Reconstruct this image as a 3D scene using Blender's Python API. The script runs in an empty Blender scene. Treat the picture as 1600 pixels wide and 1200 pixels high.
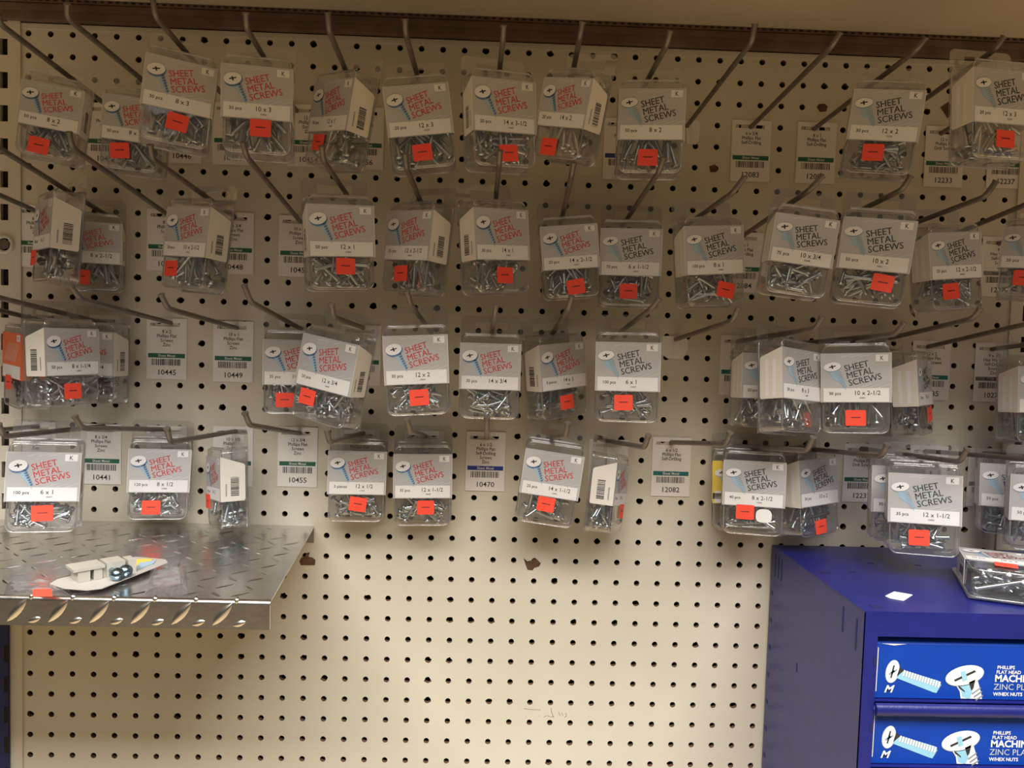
import bpy, math, random
from mathutils import Vector, Matrix
PI = math.pi
random.seed(7)
scene = bpy.context.scene
col = scene.collection
CAM = [0.551047, -0.929128, -0.345908, -0.050951, -0.026556, -0.029545, 1200.000002]
RM = [[0.9992511, 0.0265182, -0.02817834], [-0.02503715, 0.99835018, 0.05167267], [0.02950212, -0.05092847, 0.99826646]]
HOOKS = {
 'H1': [[0.0916, -0.004, -0.08], [0.093, -0.2, -0.0669], [0.093, -0.206, -0.0539]],
 'H2': [[0.1746, -0.004, -0.082], [0.1508, -0.195, -0.0573], [0.1541, -0.201, -0.0483]],
 'H3': [[0.24, -0.004, -0.0781], [0.2312, -0.195, -0.053], [0.2326, -0.201, -0.0439]],
 'H4': [[0.3116, -0.004, -0.0777], [0.3146, -0.195, -0.0601], [0.3158, -0.201, -0.0498]],
 'H5': [[0.3911, -0.004, -0.0777], [0.3907, -0.195, -0.0594], [0.3912, -0.201, -0.0502]],
 'H6': [[0.4679, -0.004, -0.0779], [0.4619, -0.195, -0.0601], [0.4617, -0.201, -0.0497]],
 'H7': [[0.5451, -0.004, -0.078], [0.5526, -0.195, -0.0612], [0.5529, -0.201, -0.0519]],
 'H8': [[0.6279, -0.004, -0.0765], [0.6245, -0.195, -0.056], [0.6259, -0.201, -0.0455]],
 'H9': [[0.7004, -0.004, -0.0768], [0.7068, -0.195, -0.0599], [0.7081, -0.201, -0.0504]],
 'H10': [[0.7764, -0.004, -0.0778], [0.7873, -0.195, -0.0538], [0.7903, -0.201, -0.0454]],
 'H11': [[0.8533, -0.004, -0.0765], [0.8637, -0.195, -0.0549], [0.8679, -0.201, -0.0453]],
 'H12': [[0.9299, -0.004, -0.0759], [0.9449, -0.195, -0.0553], [0.9496, -0.201, -0.0468]],
 'H13': [[1.0107, -0.004, -0.0753], [1.0201, -0.195, -0.0524], [1.0241, -0.201, -0.0427]],
 'H14': [[1.0848, -0.004, -0.0756], [1.104, -0.195, -0.0443], [1.104, -0.201, -0.0313]],
 'H15': [[1.1633, -0.004, -0.0765], [1.1727, -0.195, -0.0447], [1.1727, -0.201, -0.0317]],
 'J1': [[0.0111, -0.004, -0.2057], [0.0426, -0.195, -0.2021], [0.0426, -0.201, -0.1891]],
 'J2': [[0.0897, -0.004, -0.206], [0.0836, -0.195, -0.1749], [0.0836, -0.201, -0.1619]],
 'J3': [[0.165, -0.004, -0.2057], [0.1549, -0.195, -0.1747], [0.1558, -0.201, -0.1634]],
 'J4': [[0.2406, -0.004, -0.2039], [0.229, -0.195, -0.1826], [0.2298, -0.201, -0.1723]],
 'J5': [[0.3181, -0.004, -0.2066], [0.3159, -0.195, -0.1771], [0.3148, -0.201, -0.1669]],
 'J6': [[0.3951, -0.004, -0.204], [0.3873, -0.195, -0.1782], [0.3873, -0.201, -0.1678]],
 'J7': [[0.4725, -0.004, -0.2052], [0.4652, -0.195, -0.1825], [0.4645, -0.201, -0.1721]],
 'J8': [[0.5479, -0.004, -0.2042], [0.5523, -0.195, -0.1753], [0.5526, -0.201, -0.166]],
 'J9': [[0.6281, -0.004, -0.2], [0.621, -0.195, -0.1848], [0.6219, -0.201, -0.1748]],
 'J10': [[0.7026, -0.004, -0.199], [0.7042, -0.195, -0.1777], [0.7061, -0.201, -0.1671]],
 'J11': [[0.776, -0.004, -0.1989], [0.7754, -0.195, -0.1951], [0.7838, -0.201, -0.1816]],
 'J12': [[0.8499, -0.004, -0.2056], [0.849, -0.195, -0.1901], [0.8582, -0.201, -0.1778]],
 'J13': [[0.927, -0.004, -0.2053], [0.9387, -0.195, -0.1864], [0.9422, -0.201, -0.1755]],
 'J14': [[1.0053, -0.004, -0.2058], [1.0199, -0.195, -0.1903], [1.0251, -0.201, -0.1774]],
 'J15': [[1.0839, -0.004, -0.2063], [1.0884, -0.195, -0.1837], [1.0884, -0.201, -0.1707]],
 'J16': [[1.1635, -0.004, -0.2052], [1.158, -0.195, -0.1874], [1.158, -0.201, -0.1744]],
 'K0': [[0.0131, -0.004, -0.3331], [0.0534, -0.195, -0.32], [0.0534, -0.201, -0.307]],
 'K1': [[0.0893, -0.004, -0.3346], [0.0829, -0.195, -0.3149], [0.0829, -0.201, -0.3019]],
 'K2': [[0.1666, -0.004, -0.3315], [0.1626, -0.195, -0.3148], [0.1582, -0.201, -0.304]],
 'K3': [[0.2443, -0.004, -0.3352], [0.2441, -0.195, -0.3213], [0.2406, -0.201, -0.3092]],
 'K4': [[0.3208, -0.004, -0.3337], [0.3217, -0.195, -0.3129], [0.3175, -0.201, -0.2984]],
 'K5': [[0.3953, -0.004, -0.3307], [0.3995, -0.195, -0.3244], [0.3987, -0.201, -0.3138]],
 'K6': [[0.4763, -0.004, -0.3336], [0.4717, -0.195, -0.3095], [0.4691, -0.201, -0.2991]],
 'K7': [[0.5493, -0.004, -0.3353], [0.5522, -0.195, -0.3191], [0.5531, -0.201, -0.3091]],
 'K8': [[0.6217, -0.004, -0.3331], [0.6222, -0.195, -0.3097], [0.6243, -0.201, -0.2991]],
 'K9': [[0.696, -0.004, -0.3332], [0.7019, -0.195, -0.3073], [0.707, -0.201, -0.2983]],
 'K10': [[0.7729, -0.004, -0.3333], [0.7808, -0.195, -0.3165], [0.7833, -0.201, -0.305]],
 'K11': [[0.8494, -0.004, -0.3333], [0.8618, -0.195, -0.3214], [0.8643, -0.201, -0.3111]],
 'K12': [[0.9302, -0.004, -0.3332], [0.9402, -0.195, -0.3246], [0.9439, -0.201, -0.3142]],
 'K13': [[1.0089, -0.004, -0.3309], [1.0146, -0.195, -0.3075], [1.0171, -0.201, -0.2985]],
 'K14': [[1.0841, -0.004, -0.3326], [1.0902, -0.195, -0.3052], [1.0902, -0.201, -0.2922]],
 'K15': [[1.1637, -0.004, -0.3334], [1.1609, -0.195, -0.3168], [1.1609, -0.201, -0.3038]],
 'L0': [[0.0106, -0.004, -0.4595], [0.0407, -0.195, -0.4467], [0.0407, -0.201, -0.4337]],
 'L1': [[0.0881, -0.004, -0.4574], [0.0918, -0.195, -0.4466], [0.0909, -0.201, -0.435]],
 'L2': [[0.1652, -0.004, -0.4592], [0.1645, -0.195, -0.4367], [0.1612, -0.201, -0.4253]],
 'L3': [[0.2449, -0.004, -0.4593], [0.2473, -0.195, -0.4479], [0.2467, -0.201, -0.4345]],
 'L4': [[0.3212, -0.004, -0.4596], [0.3219, -0.195, -0.4294], [0.3195, -0.201, -0.418]],
 'L5': [[0.3977, -0.004, -0.4576], [0.3979, -0.195, -0.444], [0.3966, -0.201, -0.4323]],
 'L6': [[0.4724, -0.004, -0.4587], [0.4745, -0.195, -0.4309], [0.4718, -0.201, -0.4199]],
 'L7': [[0.5466, -0.004, -0.4591], [0.5479, -0.195, -0.4283], [0.5476, -0.201, -0.416]],
 'L8': [[0.6218, -0.004, -0.4571], [0.6238, -0.195, -0.4318], [0.6246, -0.201, -0.4194]],
 'L9': [[0.6943, -0.004, -0.4591], [0.7003, -0.195, -0.441], [0.7023, -0.201, -0.429]],
 'L10': [[0.7725, -0.004, -0.4586], [0.7798, -0.195, -0.4358], [0.7812, -0.201, -0.4245]],
 'L11': [[0.8513, -0.004, -0.4612], [0.8596, -0.195, -0.44], [0.8614, -0.201, -0.4267]],
 'L12': [[0.9302, -0.004, -0.4615], [0.9329, -0.195, -0.4437], [0.9342, -0.201, -0.4316]],
 'L13': [[1.0079, -0.004, -0.4603], [1.0104, -0.195, -0.4474], [1.0128, -0.201, -0.4339]],
 'L14': [[1.0876, -0.004, -0.4614], [1.0994, -0.195, -0.4438], [1.0994, -0.201, -0.4308]],
 'L15': [[1.1613, -0.004, -0.4618], [1.1636, -0.195, -0.4453], [1.1636, -0.201, -0.4323]],
}
POSE = {
 'A1': ([0.0889, -0.0831, -0.0743], [0.1961, -0.0067, 0.1228], 0.861),
 'A2': ([0.1613, -0.0597, -0.0766], [0.1114, -0.0072, 0.0743], 0.896),
 'A3': ([0.2332, -0.1298, -0.061], [0.3482, -0.0146, 0.102], 0.945),
 'A4': ([0.3108, -0.1375, -0.0655], [0.1846, -0.0013, -0.0045], 0.968),
 'A5': ([0.4053, -0.1051, -0.0652], [-0.7275, -0.0828, 0.1279], 0.997),
 'A6': ([0.4605, -0.1104, -0.0679], [0.0882, 0.015, -0.1428], 0.966),
 'A7': ([0.5434, -0.1302, -0.0663], [0.349, -0.0102, -0.0533], 0.985),
 'A8': ([0.6406, -0.1521, -0.0665], [-0.7374, 0.0145, 0.2195], 0.89),
 'A9': ([0.7072, -0.1201, -0.0665], [-0.1154, 0.0024, -0.0008], 0.969),
 'A10': ([0.9479, -0.1399, -0.0638], [-0.349, 0.0234, 0.1036], 0.95),
 'A11': ([1.0218, -0.1708, -0.0551], [0.1496, -0.0457, -0.0093], 0.979),
 'B1': ([0.0953, -0.0728, -0.1903], [-0.8114, -0.0655, 0.0084], 1.001),
 'B2': ([0.0884, -0.0193, -0.2024], [0.3283, 0.0164, 0.0034], 0.884),
 'B3': ([0.2419, -0.0709, -0.1932], [-0.5206, -0.0727, 0.0641], 1.012),
 'B4': ([0.3821, -0.117, -0.1902], [0.3789, 0.034, -0.059], 0.99),
 'B5': ([0.4822, -0.0935, -0.1919], [-0.6829, -0.063, 0.06], 0.992),
 'B6': ([0.5373, -0.1064, -0.1882], [0.5963, -0.023, -0.0763], 1.0),
 'B7': ([0.628, -0.055, -0.1941], [0.0051, 0.0144, -0.0991], 0.915),
 'B8': ([0.7047, -0.049, -0.1943], [-0.1335, 0.0194, 0.0035], 0.989),
 'B9': ([0.7745, -0.0865, -0.1952], [0.1573, -0.0109, -0.0783], 0.982),
 'B10': ([0.8569, -0.1583, -0.1943], [-0.0923, 0.0173, 0.1173], 0.89),
 'B11': ([0.9393, -0.1508, -0.1923], [-0.3404, 0.0182, 0.0982], 0.973),
 'B12': ([1.0196, -0.1068, -0.1978], [0.1819, -0.0427, -0.0907], 0.929),
 'B13': ([1.1458, -0.0949, -0.1886], [-0.653, -0.117, 0.067], 0.863),
 'C0': ([0.0319, -0.0283, -0.3299], [-0.7578, -0.0052, 0.0386], 0.982),
 'C1': ([0.0828, -0.102, -0.3245], [1.1766, -0.0394, -0.0082], 0.936),
 'C1b': ([0.0974, -0.0193, -0.3254], [-0.114, 0.002, 0.0153], 0.952),
 'C2': ([0.3227, -0.0335, -0.328], [0.2105, 0.014, 0.0009], 0.973),
 'C3': ([0.3989, -0.0993, -0.3281], [-0.4206, -0.0519, 0.1648], 1.037),
 'C4': ([0.4688, -0.1128, -0.3194], [0.056, 0.02, -0.0621], 0.961),
 'C5': ([0.5491, -0.0766, -0.3257], [-0.0, 0.0083, 0.0023], 0.952),
 'C6': ([0.6106, -0.0352, -0.3239], [0.6079, -0.0212, -0.1005], 0.997),
 'C7': ([0.6978, -0.0939, -0.32], [-0.1451, 0.0167, -0.0122], 0.99),
 'C8': ([0.8545, -0.0582, -0.3291], [0.1174, -0.0323, 0.0125], 0.955),
 'C9': ([0.8566, -0.1094, -0.3273], [0.5831, -0.1273, 0.0889], 1.002),
 'C10': ([0.936, -0.1147, -0.3247], [-0.351, 0.0066, -0.0511], 0.977),
 'C11': ([1.0167, -0.0474, -0.3332], [0.8435, -0.1043, 0.0086], 0.99),
 'C12': ([1.1649, -0.0509, -0.3356], [0.185, -0.057, 0.0046], 0.991),
 'D1': ([0.0883, -0.1118, -0.4498], [0.3721, 0.0087, 0.0497], 0.969),
 'D2': ([0.1669, -0.0193, -0.4571], [0.3197, 0.015, 0.0417], 0.956),
 'D3': ([0.2605, -0.0332, -0.4639], [-0.992, -0.0026, -0.104], 0.945),
 'D4': ([0.3964, -0.0193, -0.4535], [0.1308, 0.0101, 0.0168], 0.964),
 'D5': ([0.4722, -0.0193, -0.4548], [0.0681, 0.0174, -0.0132], 0.982),
 'D6': ([0.6278, -0.0479, -0.4456], [-0.034, -0.0023, 0.1239], 0.968),
 'D7': ([0.6801, -0.0361, -0.4597], [1.1639, 0.0304, 0.1769], 0.926),
 'D8': ([0.8512, -0.0193, -0.4541], [-0.2508, 0.0069, -0.037], 0.958),
 'D9': ([0.8546, -0.0558, -0.4485], [-0.2514, -0.0049, -0.0049], 0.976),
 'D10': ([0.9173, -0.0221, -0.4517], [0.5299, -0.0957, -0.0165], 1.034),
 'D11': ([1.0137, -0.0821, -0.447], [-0.3388, -0.0167, -0.0233], 0.982),
 'D12': ([1.0117, -0.1253, -0.4476], [-0.3852, 0.0006, -0.0301], 0.992),
 'D13': ([1.1654, -0.0366, -0.4498], [-0.3957, -0.0663, -0.0092], 0.947),
 'D14': ([1.164, -0.0963, -0.4509], [-0.4444, 0.0064, -0.0134], 0.968),
}

# ------------------------------------------------------------------ camera
R3 = Matrix(RM)
CPOS = Vector(CAM[:3])
cd = bpy.data.cameras.new('camera')
cam = bpy.data.objects.new('camera', cd)
col.objects.link(cam)
right, fwd, up = R3.col[0], R3.col[1], R3.col[2]
m4 = Matrix(((right.x, up.x, -fwd.x, CPOS.x), (right.y, up.y, -fwd.y, CPOS.y), (right.z, up.z, -fwd.z, CPOS.z), (0, 0, 0, 1)))
cam.matrix_world = m4
cd.sensor_fit = 'HORIZONTAL'
cd.sensor_width = 36.0
cd.lens = 36.0 * 1200 / 1600
cd.clip_start = 0.01
scene.camera = cam
# ------------------------------------------------------------------ world, lights, exposure
w = bpy.data.worlds.new('world'); scene.world = w; w.use_nodes = True
nt = w.node_tree; bg = nt.nodes['Background']
tc = nt.nodes.new('ShaderNodeTexCoord'); sp = nt.nodes.new('ShaderNodeSeparateXYZ'); mr = nt.nodes.new('ShaderNodeMapRange'); rp = nt.nodes.new('ShaderNodeValToRGB')
mr.inputs['From Min'].default_value = -1; mr.inputs['From Max'].default_value = 1
nt.links.new(tc.outputs['Generated'], sp.inputs[0]); nt.links.new(sp.outputs['Z'], mr.inputs['Value'])
nt.links.new(mr.outputs[0], rp.inputs['Fac']); nt.links.new(rp.outputs['Color'], bg.inputs[0])
e = rp.color_ramp.elements
e[0].position = 0.0; e[0].color = (1.38, 0.98, 0.50, 1)      # lit floor
e[1].position = 1.0; e[1].color = (0.30, 0.27, 0.22, 1)      # ceiling
q = e.new(0.34); q.color = (0.13, 0.10, 0.068, 1)
q = e.new(0.5); q.color = (0.05, 0.04, 0.027, 1)               # shelves across the aisle
bg.inputs[1].default_value = 1.0
def area(name, loc, rot, sx, sy, power, color):
    l = bpy.data.lights.new(name, 'AREA'); l.shape = 'RECTANGLE'; l.size = sx; l.size_y = sy
    l.energy = power; l.color = color
    o = bpy.data.objects.new(name, l); o.location = loc; o.rotation_euler = rot; col.objects.link(o)
    return o
area('ceiling_light_near', (0.55, -2.25, 1.75), (0, 0, 0), 3.2, 1.4, 305, (1.0, 0.985, 0.94))
area('ceiling_light_far', (0.4, -4.8, 1.75), (0, 0, 0), 3.6, 3.0, 46, (1.0, 0.96, 0.88))
scene.view_settings.view_transform = 'Standard'
scene.view_settings.look = 'None'
scene.view_settings.gamma = 1.0
scene.view_settings.use_curve_mapping = False
scene.view_settings.exposure = 0.0

def at(px, py, y=None, z=None):
    d = R3 @ Vector(((px - 800) / 1200.0, 1.0, -(py - 600) / 1200.0))
    s = (y - CPOS.y) / d.y if y is not None else (z - CPOS.z) / d.z
    return CPOS + d * s
# ------------------------------------------------------------------ materials
def mat(name, rgb, rough=0.6, metal=0.0, spec=0.5, noise=0.0, nscale=40.0, bump=0.0, bscale=200.0, coat=0.0):
    m = bpy.data.materials.new(name); m.use_nodes = True
    nt = m.node_tree; b = nt.nodes['Principled BSDF']
    b.inputs['Base Color'].default_value = (*rgb, 1)
    b.inputs['Roughness'].default_value = rough
    b.inputs['Metallic'].default_value = metal
    b.inputs['Specular IOR Level'].default_value = spec
    if coat: b.inputs['Coat Weight'].default_value = coat
    if noise or bump:
        tc = nt.nodes.new('ShaderNodeTexCoord')
    if noise:
        n = nt.nodes.new('ShaderNodeTexNoise'); n.inputs['Scale'].default_value = nscale; n.inputs['Detail'].default_value = 5
        r = nt.nodes.new('ShaderNodeValToRGB')
        r.color_ramp.elements[0].position = 0.3; r.color_ramp.elements[1].position = 0.7
        r.color_ramp.elements[0].color = (*[c * (1 - noise) for c in rgb], 1)
        r.color_ramp.elements[1].color = (*[min(1, c * (1 + noise * .5)) for c in rgb], 1)
        nt.links.new(tc.outputs['Object'], n.inputs['Vector']); nt.links.new(n.outputs['Fac'], r.inputs['Fac'])
        nt.links.new(r.outputs['Color'], b.inputs['Base Color'])
    if bump:
        n2 = nt.nodes.new('ShaderNodeTexNoise'); n2.inputs['Scale'].default_value = bscale; n2.inputs['Detail'].default_value = 3
        bp = nt.nodes.new('ShaderNodeBump'); bp.inputs['Strength'].default_value = bump; bp.inputs['Distance'].default_value = 0.001
        nt.links.new(tc.outputs['Object'], n2.inputs['Vector']); nt.links.new(n2.outputs['Fac'], bp.inputs['Height'])
        nt.links.new(bp.outputs['Normal'], b.inputs['Normal'])
    return m
def plastic(name, tint, haze, rough=0.07, gloss=1.0, lo=0.045, hi=0.55):
    m = bpy.data.materials.new(name); m.use_nodes = True
    nt = m.node_tree; nt.nodes.clear(); N = nt.nodes.new; L = nt.links.new
    out = N('ShaderNodeOutputMaterial'); tr = N('ShaderNodeBsdfTransparent'); tr.inputs[0].default_value = (*tint, 1)
    gl = N('ShaderNodeBsdfGlossy'); gl.inputs['Roughness'].default_value = rough; gl.inputs[0].default_value = (gloss, gloss, gloss, 1)
    df = N('ShaderNodeBsdfDiffuse'); df.inputs[0].default_value = (0.75, 0.75, 0.75, 1)
    lw = N('ShaderNodeLayerWeight'); lw.inputs['Blend'].default_value = 0.35
    mp = N('ShaderNodeMapRange'); mp.inputs['From Min'].default_value = 0; mp.inputs['From Max'].default_value = 1
    mp.inputs['To Min'].default_value = lo; mp.inputs['To Max'].default_value = hi
    m1 = N('ShaderNodeMixShader'); m1.inputs[0].default_value = haze
    m2 = N('ShaderNodeMixShader')
    L(tr.outputs[0], m1.inputs[1]); L(df.outputs[0], m1.inputs[2])
    L(lw.outputs['Facing'], mp.inputs['Value']); L(mp.outputs[0], m2.inputs[0])
    L(m1.outputs[0], m2.inputs[1]); L(gl.outputs[0], m2.inputs[2]); L(m2.outputs[0], out.inputs[0])
    tc = N('ShaderNodeTexCoord'); ns = N('ShaderNodeTexNoise'); ns.inputs['Scale'].default_value = 45
    bp = N('ShaderNodeBump'); bp.inputs['Strength'].default_value = 0.25; bp.inputs['Distance'].default_value = 0.002
    L(tc.outputs['Object'], ns.inputs['Vector']); L(ns.outputs['Fac'], bp.inputs['Height']); L(bp.outputs[0], gl.inputs['Normal'])
    return m
M = dict(
 board=mat('beige_pegboard_paint', (0.64, 0.585, 0.475), 0.62, noise=0.05, nscale=9),
 hole=mat('brown_hardboard_core', (0.16, 0.09, 0.05), 0.9),
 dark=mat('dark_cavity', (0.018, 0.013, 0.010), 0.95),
 upright=mat('beige_upright_enamel', (0.65, 0.595, 0.485), 0.5, noise=0.05, nscale=12),
 shelfpaint=mat('tan_shelf_enamel', (0.55, 0.46, 0.34), 0.6, noise=0.05, nscale=8),
 rail=mat('rusty_brown_steel', (0.15, 0.095, 0.065), 0.65, noise=0.35, nscale=30, bump=.3),
 hook=mat('worn_grey_steel_wire', (0.17, 0.145, 0.125), 0.42, metal=0.5, noise=0.25, nscale=60),
 card=mat('white_tag_card', (0.80, 0.76, 0.72), 0.6),
 ink=mat('black_ink', (0.03, 0.03, 0.03), 0.6),
 greyink=mat('grey_ink', (0.25, 0.25, 0.25), 0.6),
 green=mat('dark_green_ink', (0.02, 0.13, 0.075), 0.6),
 teal=mat('teal_ink', (0.01, 0.15, 0.14), 0.6),
 blueink=mat('navy_ink', (0.02, 0.04, 0.26), 0.6),
 maroon=mat('maroon_ink', (0.22, 0.01, 0.08), 0.6),
 silver=mat('silver_grey_print', (0.53, 0.515, 0.52), 0.42, metal=0.15),
 silver2=mat('light_silver_streak', (0.62, 0.61, 0.615), 0.4, metal=0.15),
 white=mat('white_print', (0.82, 0.80, 0.79), 0.5),
 cream=mat('cream_card_flap', (0.76, 0.71, 0.63), 0.55),
 red=mat('red_lettering', (0.80, 0.15, 0.15), 0.5),
 dgrey=mat('dark_grey_lettering', (0.115, 0.14, 0.13), 0.5),
 shank=mat('pale_blue_print', (0.36, 0.50, 0.62), 0.5),
 shankd=mat('blue_grey_thread_print', (0.10, 0.19, 0.36), 0.5),
 shankg=mat('grey_green_thread_print', (0.26, 0.33, 0.37), 0.5),
 orange=mat('fluorescent_orange_sticker', (1.0, 0.085, 0.045), 0.55),
 sleeveor=mat('orange_card', (0.85, 0.20, 0.08), 0.5),
 sleeveye=mat('yellow_card', (0.80, 0.60, 0.10), 0.5),
 zinc=mat('zinc_plated_steel', (0.54, 0.575, 0.60), 0.30, metal=1.0),
 zincd=mat('screw_recess_shadow_steel', (0.12, 0.12, 0.12), 0.5, metal=0.6),
 clear=plastic('clear_box_plastic', (0.93, 0.93, 0.93), 0.05),
 rim=plastic('clear_box_rim_plastic', (0.80, 0.80, 0.80), 0.14, 0.12, 1.0, 0.18, 0.8),
 tab=plastic('clear_hang_tab_plastic', (0.90, 0.895, 0.89), 0.07, 0.12),
 alu=mat('bright_diamond_plate_aluminium', (0.68, 0.67, 0.66), 0.25, metal=1.0, noise=0.10, nscale=25, bump=0.25, bscale=60),
 navy=mat('navy_blue_enamel', (0.011, 0.015, 0.165), 0.36, spec=0.7, noise=0.15, nscale=30, bump=.2, bscale=300),
 navyd=mat('dark_navy_enamel', (0.012, 0.016, 0.10), 0.5),
 boxblue=mat('royal_blue_cardboard', (0.002, 0.048, 0.36), 0.4, noise=.08, nscale=30),
 paper=mat('white_paper', (0.85, 0.85, 0.83), 0.7),
 oldcard=mat('dull_grey_card', (0.46, 0.43, 0.40), 0.6),
 whiteplastic=mat('white_moulded_plastic', (0.46, 0.43, 0.37), 0.35),
 bluesteel=mat('blue_zinc_steel', (0.30, 0.45, 0.58), 0.22, metal=1.0),
 mdf=mat('torn_brown_hardboard', (0.13, 0.065, 0.035), 0.95, noise=.4, nscale=150),
 pencil=mat('faint_pencil', (0.30, 0.27, 0.20), 0.8),
 lightblue=mat('light_blue_print', (0.30, 0.58, 0.72), 0.45),
 thread=mat('grey_thread_print', (0.52, 0.55, 0.55), 0.45),
)
# ------------------------------------------------------------------ mesh builder
class MB:
    def __init__(s): s.v = []; s.f = []; s.m = []; s.s = []; s.mats = []
    def mi(s, k):
        if k not in s.mats: s.mats.append(k)
        return s.mats.index(k)
    def add(s, vs, fs, k, smooth=False):
        b = len(s.v); s.v += [tuple(v) for v in vs]; i = s.mi(k)
        for f in fs:
            s.f.append([b + q for q in f]); s.m.append(i); s.s.append(smooth)
    def box(s, x0, x1, y0, y1, z0, z1, k):
        v = [(x, y, z) for x in (x0, x1) for y in (y0, y1) for z in (z0, z1)]
        s.add(v, [(0, 1, 3, 2), (4, 6, 7, 5), (0, 4, 5, 1), (2, 3, 7, 6), (0, 2, 6, 4), (1, 5, 7, 3)], k)
    def prism(s, pts, off, k, smooth=False):
        n = len(pts); p = [Vector(q) for q in pts]; o = Vector(off)
        s.add(p + [q + o for q in p], [list(range(n)), list(range(2 * n - 1, n - 1, -1))], k)
        s.add(p + [q + o for q in p], [(i, i + n, (i + 1) % n + n, (i + 1) % n) for i in range(n)], k, smooth)
    def poly(s, pts, mp, k):
        s.add([mp(u, v) for u, v in pts], [list(range(len(pts)))], k)
    def ell(s, cx, cy, a, b, ang, mp, k, n=16):
        c, q = math.cos(ang), math.sin(ang)
        s.poly([(cx + a * math.cos(t) * c - b * math.sin(t) * q, cy + a * math.cos(t) * q + b * math.sin(t) * c) for t in [2 * PI * i / n for i in range(n)]], mp, k)
    def tube(s, pts, r, k, n=10, cap=True):
        P = [Vector(p) for p in pts]; rs = r if isinstance(r, (list, tuple)) else [r] * len(P)
        rings = []; ref = None
        for i, p in enumerate(P):
            d = (P[min(i + 1, len(P) - 1)] - P[max(i - 1, 0)]).normalized()
            if ref is None: ref = Vector((0, 0, 1)) if abs(d.z) < .9 else Vector((1, 0, 0))
            a = (ref - d * ref.dot(d)).normalized(); b = d.cross(a); ref = a
            rings += [p + (a * math.cos(2 * PI * j / n) + b * math.sin(2 * PI * j / n)) * rs[i] for j in range(n)]
        fs = [(i * n + j, i * n + (j + 1) % n, (i + 1) * n + (j + 1) % n, (i + 1) * n + j) for i in range(len(P) - 1) for j in range(n)]
        s.add(rings, fs, k, True)
        if cap:
            s.add(rings[:n], [list(range(n))[::-1]], k); s.add(rings[-n:], [list(range(n))], k)
    def text(s, body, size, u, v, mp, k, ang=0.0, align='L', bold=0.0, sx=1.0):
        vs, fs, wd = text_geo(body, bold)
        x0 = {'L': 0, 'C': -wd / 2, 'R': -wd}[align]
        c, q = math.cos(ang), math.sin(ang)
        out = []
        for x, y in vs:
            X = (x + x0) * size * sx; Y = y * size
            out.append(mp(u + X * c - Y * q, v + X * q + Y * c))
        s.add(out, fs, k)
    def build(s, name, parent=None):
        me = bpy.data.meshes.new(name); me.from_pydata(s.v, [], s.f)
        for k in s.mats: me.materials.append(M[k])
        me.polygons.foreach_set('material_index', s.m); me.polygons.foreach_set('use_smooth', s.s); me.update()
        return link(me, name, parent)
def link(me, name, parent=None):
    o = bpy.data.objects.new(name, me); col.objects.link(o)
    if parent: o.parent = parent
    return o
_tc = {}
def text_geo(body, bold=0.0):
    key = (body, bold)
    if key not in _tc:
        c = bpy.data.curves.new('lettering', 'FONT'); c.body = body; c.size = 1.0; c.resolution_u = 2; c.offset = bold
        o = bpy.data.objects.new('lettering', c); me = o.to_mesh()
        vs = [(q.co.x, q.co.y) for q in me.vertices]; fs = [list(p.vertices) for p in me.polygons]
        o.to_mesh_clear(); bpy.data.objects.remove(o); bpy.data.curves.remove(c)
        wd = max([q[0] for q in vs] or [0])
        _tc[key] = (vs, fs, wd)
    return _tc[key]
def tag(o, label=None, cat=None, group=None, kind=None):
    if label: o['label'] = label
    if cat: o['category'] = cat
    if group: o['group'] = group
    if kind: o['kind'] = kind
    return o
def empty(name, loc=(0, 0, 0)):
    o = bpy.data.objects.new(name, None); col.objects.link(o); o.location = loc; o.empty_display_size = .02
    return o
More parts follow.
